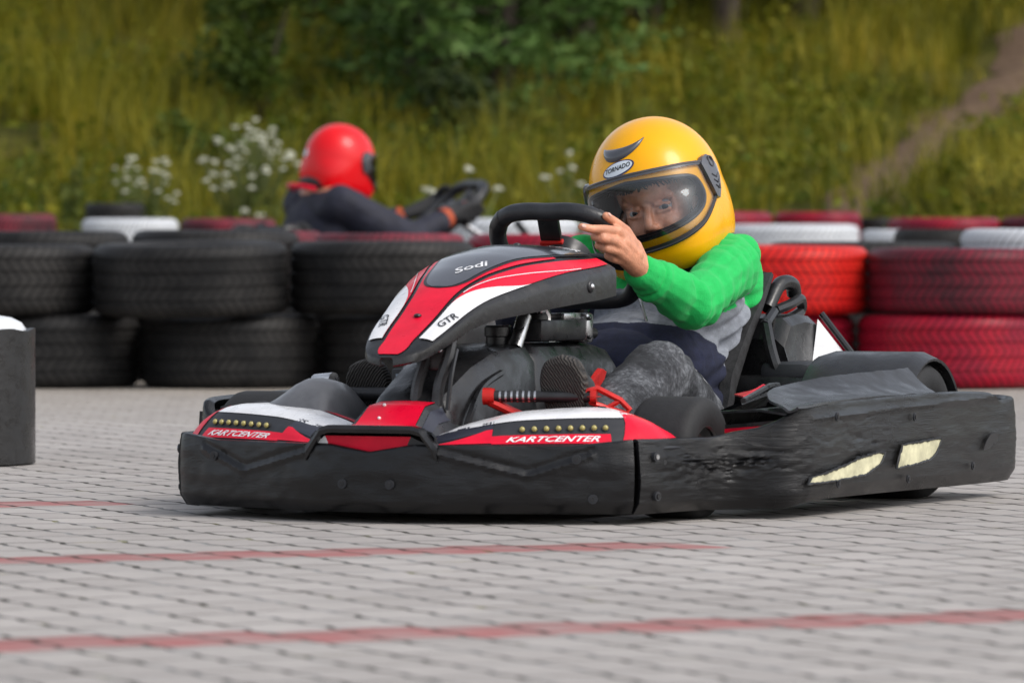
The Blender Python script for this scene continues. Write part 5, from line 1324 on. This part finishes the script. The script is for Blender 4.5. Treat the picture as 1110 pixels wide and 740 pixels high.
fing = [[((.024, .120, .497), .0098), ((.060, .112, .500), .0090), ((.085, .100, .501), .0080), ((.104, .088, .505), .0066)],
        [((.036, .121, .480), .0098), ((.066, .112, .485), .0090), ((.064, .096, .488), .0082), ((.046, .088, .490), .0070)],
        [((.024, .121, .463), .0094), ((.050, .112, .467), .0086), ((.048, .096, .472), .0078), ((.030, .088, .476), .0068)],
        [((-.001, .120, .446), .0088), ((.018, .112, .449), .0078), ((.016, .099, .454), .0072), ((-.002, .091, .458), .0062)],
        [((-.040, .124, .470), .0130), ((-.018, .118, .497), .0108), ((.010, .111, .512), .0092), ((.034, .104, .524), .0074)]]
fing = [[(V3(p), r) for p, r in c] for c in fing]; wL = V3(J['wrL'])
palm = [(wL, .0205, c[0][0], c[0][1]*1.12) for c in fing[:4]]+[(wL, .019, fing[4][0][0], .0150), (fing[4][0][0], .014, fing[0][0][0], .0115), (V3((-.03, .127, .455)), .019, V3((.008, .121, .478)), .0165)]
J['handL'] = (fing, palm)
rp = wp(-.112, -.075); J['handR'] = grip_hand(rp, WQ, WN, V3((0, -1, 0)), V3(J['wrR']), .92)
BASE = (-.37, 0, .11)
boy, hp1 = person('boy in a yellow helmet and green hooded sweater driving the near kart', 'kart riders', KLOC, KROT, KS, J)
helmet(boy, J['head'], J['headframe'], 1.0, 'yellow', BASE)
# nails
for c in (fing[0], fing[4]):
    p1, p0 = c[-1][0], c[-2][0]; d = (p1-p0).normalized(); nb = MB()
    side = Vector((.35, .8, .2)) if c is fing[0] else Vector((.6, .5, .6)); side = (side-d*side.dot(d)).normalized()
    nb.ell(p1-d*.001+side*c[-1][1]*.96, (.0050, .0036, .0014), 'nail', Matrix((d, side.cross(d), side)).transposed(), 8); nb.build('fingernail', boy, BASE)
# hooded sweater
hb = MB(); Jv = {k: V3(v) for k, v in J.items() if isinstance(v, tuple) and k[:4] != 'hand'}
hb.ell((-.425, .02, .345), (.122, .152, .125), 'green'); hb.ell((-.355, .005, .255), (.150, .155, .105), 'green'); hb.ell((-.345, 0, .185), (.150, .160, .070), 'green'); hb.ell((-.225, .01, .235), (.085, .12, .085), 'green')
hb.cap((-.43, -.11, .425), .060, (-.435, .13, .430), .062, 'green')
for q, s in (('L', 1), ('R', -1)):
    sh, el, wr = Jv['sh'+q], Jv['el'+q], Jv['wr'+q]
    hb.cap(sh, .057, el, .046, 'green'); hb.cap(el, .046, el.lerp(wr, .62), .041, 'green'); hb.cap(el.lerp(wr, .60), .041, el.lerp(wr, .84), .037, 'green')
    d = (wr-el).normalized(); hb.cap(el.lerp(wr, .80), .0355, wr-d*.004, .0335, 'green')
hb.ell((-.530, .045, .425), (.046, .105, .066), 'green'); hb.cap((-.49, .135, .455), .040, (-.535, .08, .415), .046, 'green'); hb.cap((-.50, -.08, .445), .04, (-.555, .02, .41), .045, 'green'); hb.cap((-.49, .135, .455), .038, (-.40, .125, .462), .030, 'green'); hb.ell((-.510, .140, .405), (.042, .034, .055), 'green')
me = remesh(hb, .0028, 7)
elL, wrL, shL = Jv['elL'], Jv['wrL'], Jv['shL']
arms = [(Jv['sh'+q], Jv['el'+q], Jv['wr'+q]) for q in 'LR']
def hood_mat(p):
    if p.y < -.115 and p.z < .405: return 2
    for a, e, w in arms:
        d1, t1 = seg_d(p, a, e); d2, t2 = seg_d(p, e, w)
        if d2 < .062 or (d1 < .066 and (t1 > .12 or p.z > a.z-.045)): return 0
    w_ = .006*noise.noise((p.x*30, p.y*30, p.z*30))
    if p.x < -.475 and p.z > .352+w_: return 0
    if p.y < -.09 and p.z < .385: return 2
    if p.z > .395+w_-.10*max(0, -.42-p.x): return 0
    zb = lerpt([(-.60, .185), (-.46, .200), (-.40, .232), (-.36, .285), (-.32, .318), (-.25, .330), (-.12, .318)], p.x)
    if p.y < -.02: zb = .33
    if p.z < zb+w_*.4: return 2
    return 1
def hood_disp(p):
    d = 0; best = 1
    for a, e, w in arms:
        d1, t1 = seg_d(p, a, e); d2, t2 = seg_d(p, e, w); best = min(best, d1, d2)
        ne = (p-e).length; k = math.exp(-(ne/.08)**2); ax = (w-a).normalized(); s = (p-e).dot(ax)
        fall = max(0, min(1, (.095-min(d1, d2))/.03)); fall = fall*fall*(3-2*fall)
        rd = 1-abs(noise.noise((s*26+3, (p.y+p.z)*9, p.x*6)))*2; rd2 = 1-abs(noise.noise((s*15+9, (p.z-p.y)*12, p.x*10+4)))*2
        d += fall*(.0045*k*math.sin(s*2*PI/.044+5*noise.noise((p.x*9, p.y*9, p.z*9)))-(.0030+.0035*k)*rd-.0035*rd2+.002+.0022*noise.noise((p.x*12, p.y*12, p.z*12))+.0010*noise.noise((p.x*34+5, p.y*34, p.z*34)))
        d += fall*(.0030*math.exp(-((t2-.74)/.045)**2)-.0034*math.exp(-((t2-.815)/.018)**2))*max(0, min(1, (.07-d2)/.02))
    band = math.sin((p.z+.42*p.x*(1 if p.x < -.3 else .2)+.012*noise.noise((p.x*10, p.y*10, p.z*10)))*2*PI/.036)
    m = max(0, min(1, (best-.06)/.03))*max(0, min(1, (.40-p.z)/.04))*max(0, min(1, (p.z-.16)/.04))*max(.25, min(1, (-.33-p.x)/.06))
    d += .0062*band*m+.006*noise.noise((p.x*10, p.y*10, p.z*16))+.002*noise.noise((p.x*30, p.y*30, p.z*40))
    # raised seam of the pocket
    return d
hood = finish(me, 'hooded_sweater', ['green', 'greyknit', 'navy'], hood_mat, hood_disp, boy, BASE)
mb = MB(); cpts = [V3((-.42+.085*math.cos(t), .02+.088*math.sin(t), .468-.035*math.cos(t))) for t in np.linspace(0, 2*PI, 33)[:-1]]
mb.tube(cpts, .020, 'collar', 10, closed=True); mb.build('collar', boy, BASE)
mb = MB(); mb.tube([(-.265, .05, .335), (-.262, .03, .40), (-.295, .02, .45)], .003, 'steel', 6); mb.build('zip', hood, BASE)
# jeans
jb = MB()
for q in 'LR':
    hi, kn, an = Jv['hip'+q], Jv['kn'+q], Jv['an'+q]
    jb.cap(hi, .078, kn, .060, 'jeans'); jb.cap(kn, .059, kn.lerp(an, .5), .056, 'jeans'); jb.cap(kn.lerp(an, .5), .056, an-(an-kn).normalized()*.03, .046, 'jeans')
jb.ell((-.36, 0, .155), (.12, .155, .075), 'jeans')
me = remesh(jb, .0038, 6); knL = Jv['knL']
def jean_disp(p):
    k = math.exp(-((p-knL).length/.10)**2)+math.exp(-((p-Jv['anL']).length/.10)**2)
    rd = 1-2*abs(noise.noise((p.x*10+p.z*26, p.y*9, p.z*8-p.x*7)))
    return .0045*noise.noise((p.x*16, p.y*16, p.z*16))-(.003+.004*k)*rd+.001+.0018*noise.noise((p.x*50, p.y*50, p.z*50))
jeans = finish(me, 'jeans', ['jeans'], None, jean_disp, boy, BASE)
from mathutils.bvhtree import BVHTree
bv = BVHTree.FromPolygons([v.co+V3(BASE) for v in jeans.data.vertices], [list(p.vertices) for p in jeans.data.polygons])
def on_leg(x, z, y0=.6, d=V3((0, -1, 0))):
    h = bv.ray_cast(V3((x, y0, z)), d); return (h[0], h[1]) if h[0] else (None, None)
mb = MB(); rr = np.random.default_rng(8)
for i in range(34):
    x = -.155-.075*rr.random(); z = .272-(x+.155)*-.35+rr.normal()*.010; s = rr.uniform(.003, .008)
    P = [on_leg(x+a*s, z+b*s*.8) for a, b in ((-1, -1), (1, -.8), (1.1, 1), (-.8, .9))]
    if all(p[0] for p in P): mb.add([p[0]+p[1]*.0012 for p in P], [(0, 1, 2, 3)], 'red' if i % 4 == 0 else 'white')
if mb.v: mb.build('printed_patch', jeans, BASE)
# shoes
shoe(boy, (.530, .236, .287), (.478, .236, .100), .236, BASE)
shoe(boy, (.378, -.20, .275), (.332, -.20, .088), -.20, BASE)

# --- the far kart and its driver
K2S = 1.25; K2R = R(25); K2L = (-.185, 21.45, 0)
def partial_copy(src, label, loc, rot, sc, skip, group):
    c = src.copy(); COL.objects.link(c); c.location = loc; c.rotation_euler = (0, 0, rot); c.scale = (sc,)*3; tag(c, label, 'kart', group)
    for ch in list(src.children):
        if ch.name.split('.')[0] not in skip: copy_tree(ch, c)
    return c
partial_copy(K1, 'far kart behind the near tyre wall carrying the driver in the red helmet', K2L, K2R, K2S, ('steering_fairing', 'fairing_bracket', 'display', 'number_plate', 'engine_cover', 'leg_guard', 'wheel_guard'), 'karts on the track')
hf = V3((1, .0, 0)); f2 = V3((.93, .32, -.13))
J2 = dict(head=(-.395, .0, .600), headframe=frame(f2, (.20, .0, 1)), headscale=.80, neck=(-.45, 0, .495), chest=(-.46, 0, .36), pelvis=(-.36, 0, .155),
          shL=(-.45, .145, .475), elL=(-.25, .20, .385), wrL=(-.115, .150, .445), shR=(-.45, -.145, .475), elR=(-.26, -.205, .375), wrR=(-.115, -.165, .440),
          hipL=(-.33, .10, .15), knL=(.0, .185, .24), anL=(.36, .20, .135), toeL=(.40, .20, .19), hipR=(-.33, -.10, .15), knR=(0, -.18, .24), anR=(.36, -.20, .135), toeR=(.40, -.20, .19))
J2['handL'] = grip_hand(wp(.112, .03), WQ, WN, V3((0, 1, 0)), V3(J2['wrL'])); J2['handR'] = grip_hand(wp(-.128, .0), WQ, WN, V3((0, -1, 0)), V3(J2['wrR']))
man, hp2 = person('driver in a red helmet and dark navy jacket steering the far kart', 'kart riders', K2L, K2R, K2S, J2, gloves=True)
helmet(man, J2['head'], J2['headframe'], .79, 'helmetred', BASE, 'visor_smoke', main=False)
hb = MB(); Jq = {k: V3(v) for k, v in J2.items() if isinstance(v, tuple) and k[:4] != 'hand'}
hb.ell((-.455, 0, .37), (.105, .155, .135), 'jacket'); hb.ell((-.40, 0, .22), (.12, .145, .12), 'jacket'); hb.cap((-.46, -.12, .462), .055, (-.46, .12, .462), .055, 'jacket')
for q in 'LR':
    sh, el, wr = Jq['sh'+q], Jq['el'+q], Jq['wr'+q]; hb.cap(sh, .058, el, .047, 'jacket'); hb.cap(el, .047, el.lerp(wr, .80), .034, 'jacket')
me = remesh(hb, .005, 5)
def jd(p): return .006*noise.noise((p.x*12, p.y*12, p.z*14))+.003*noise.noise((p.x*28, p.y*28, p.z*28))
finish(me, 'jacket', ['jacket'], None, jd, man, BASE)
for q in 'LR':
    el, wr = Jq['el'+q], Jq['wr'+q]; mb = MB(); mb.tube([el.lerp(wr, .84), el.lerp(wr, .97)], [.0320, .029], 'orange', 14); mb.build('cuff', man, BASE)
mb = MB(); mb.tube([V3((-.440+.050*math.cos(t), .065*math.sin(t), .528-.015*math.cos(t))) for t in np.linspace(0, 2*PI, 25)[:-1]], .024, 'trim', 10, closed=True)
mb.tube([V3((-.475+.072*math.cos(t), .085*math.sin(t), .510-.02*math.cos(t))) for t in np.linspace(PI*.62, PI*1.38, 13)], .007, 'red', 8); mb.build('neck_brace', man, BASE)
jb = MB()
for q in 'LR':
    hi, kn, an = Jq['hip'+q], Jq['kn'+q], Jq['an'+q]; jb.cap(hi, .075, kn, .055, 'jeans'); jb.cap(kn, .055, an, .04, 'jeans')
jb.ell((-.36, 0, .16), (.11, .14, .07), 'jeans'); me = remesh(jb, .006, 5); finish(me, 'trousers', ['jeans'], None, jd, man, BASE)
shoe(man, (.44, .20, .275), (.395, .20, .09), .2, BASE); shoe(man, (.44, -.20, .275), (.395, -.20, .09), -.2, BASE)
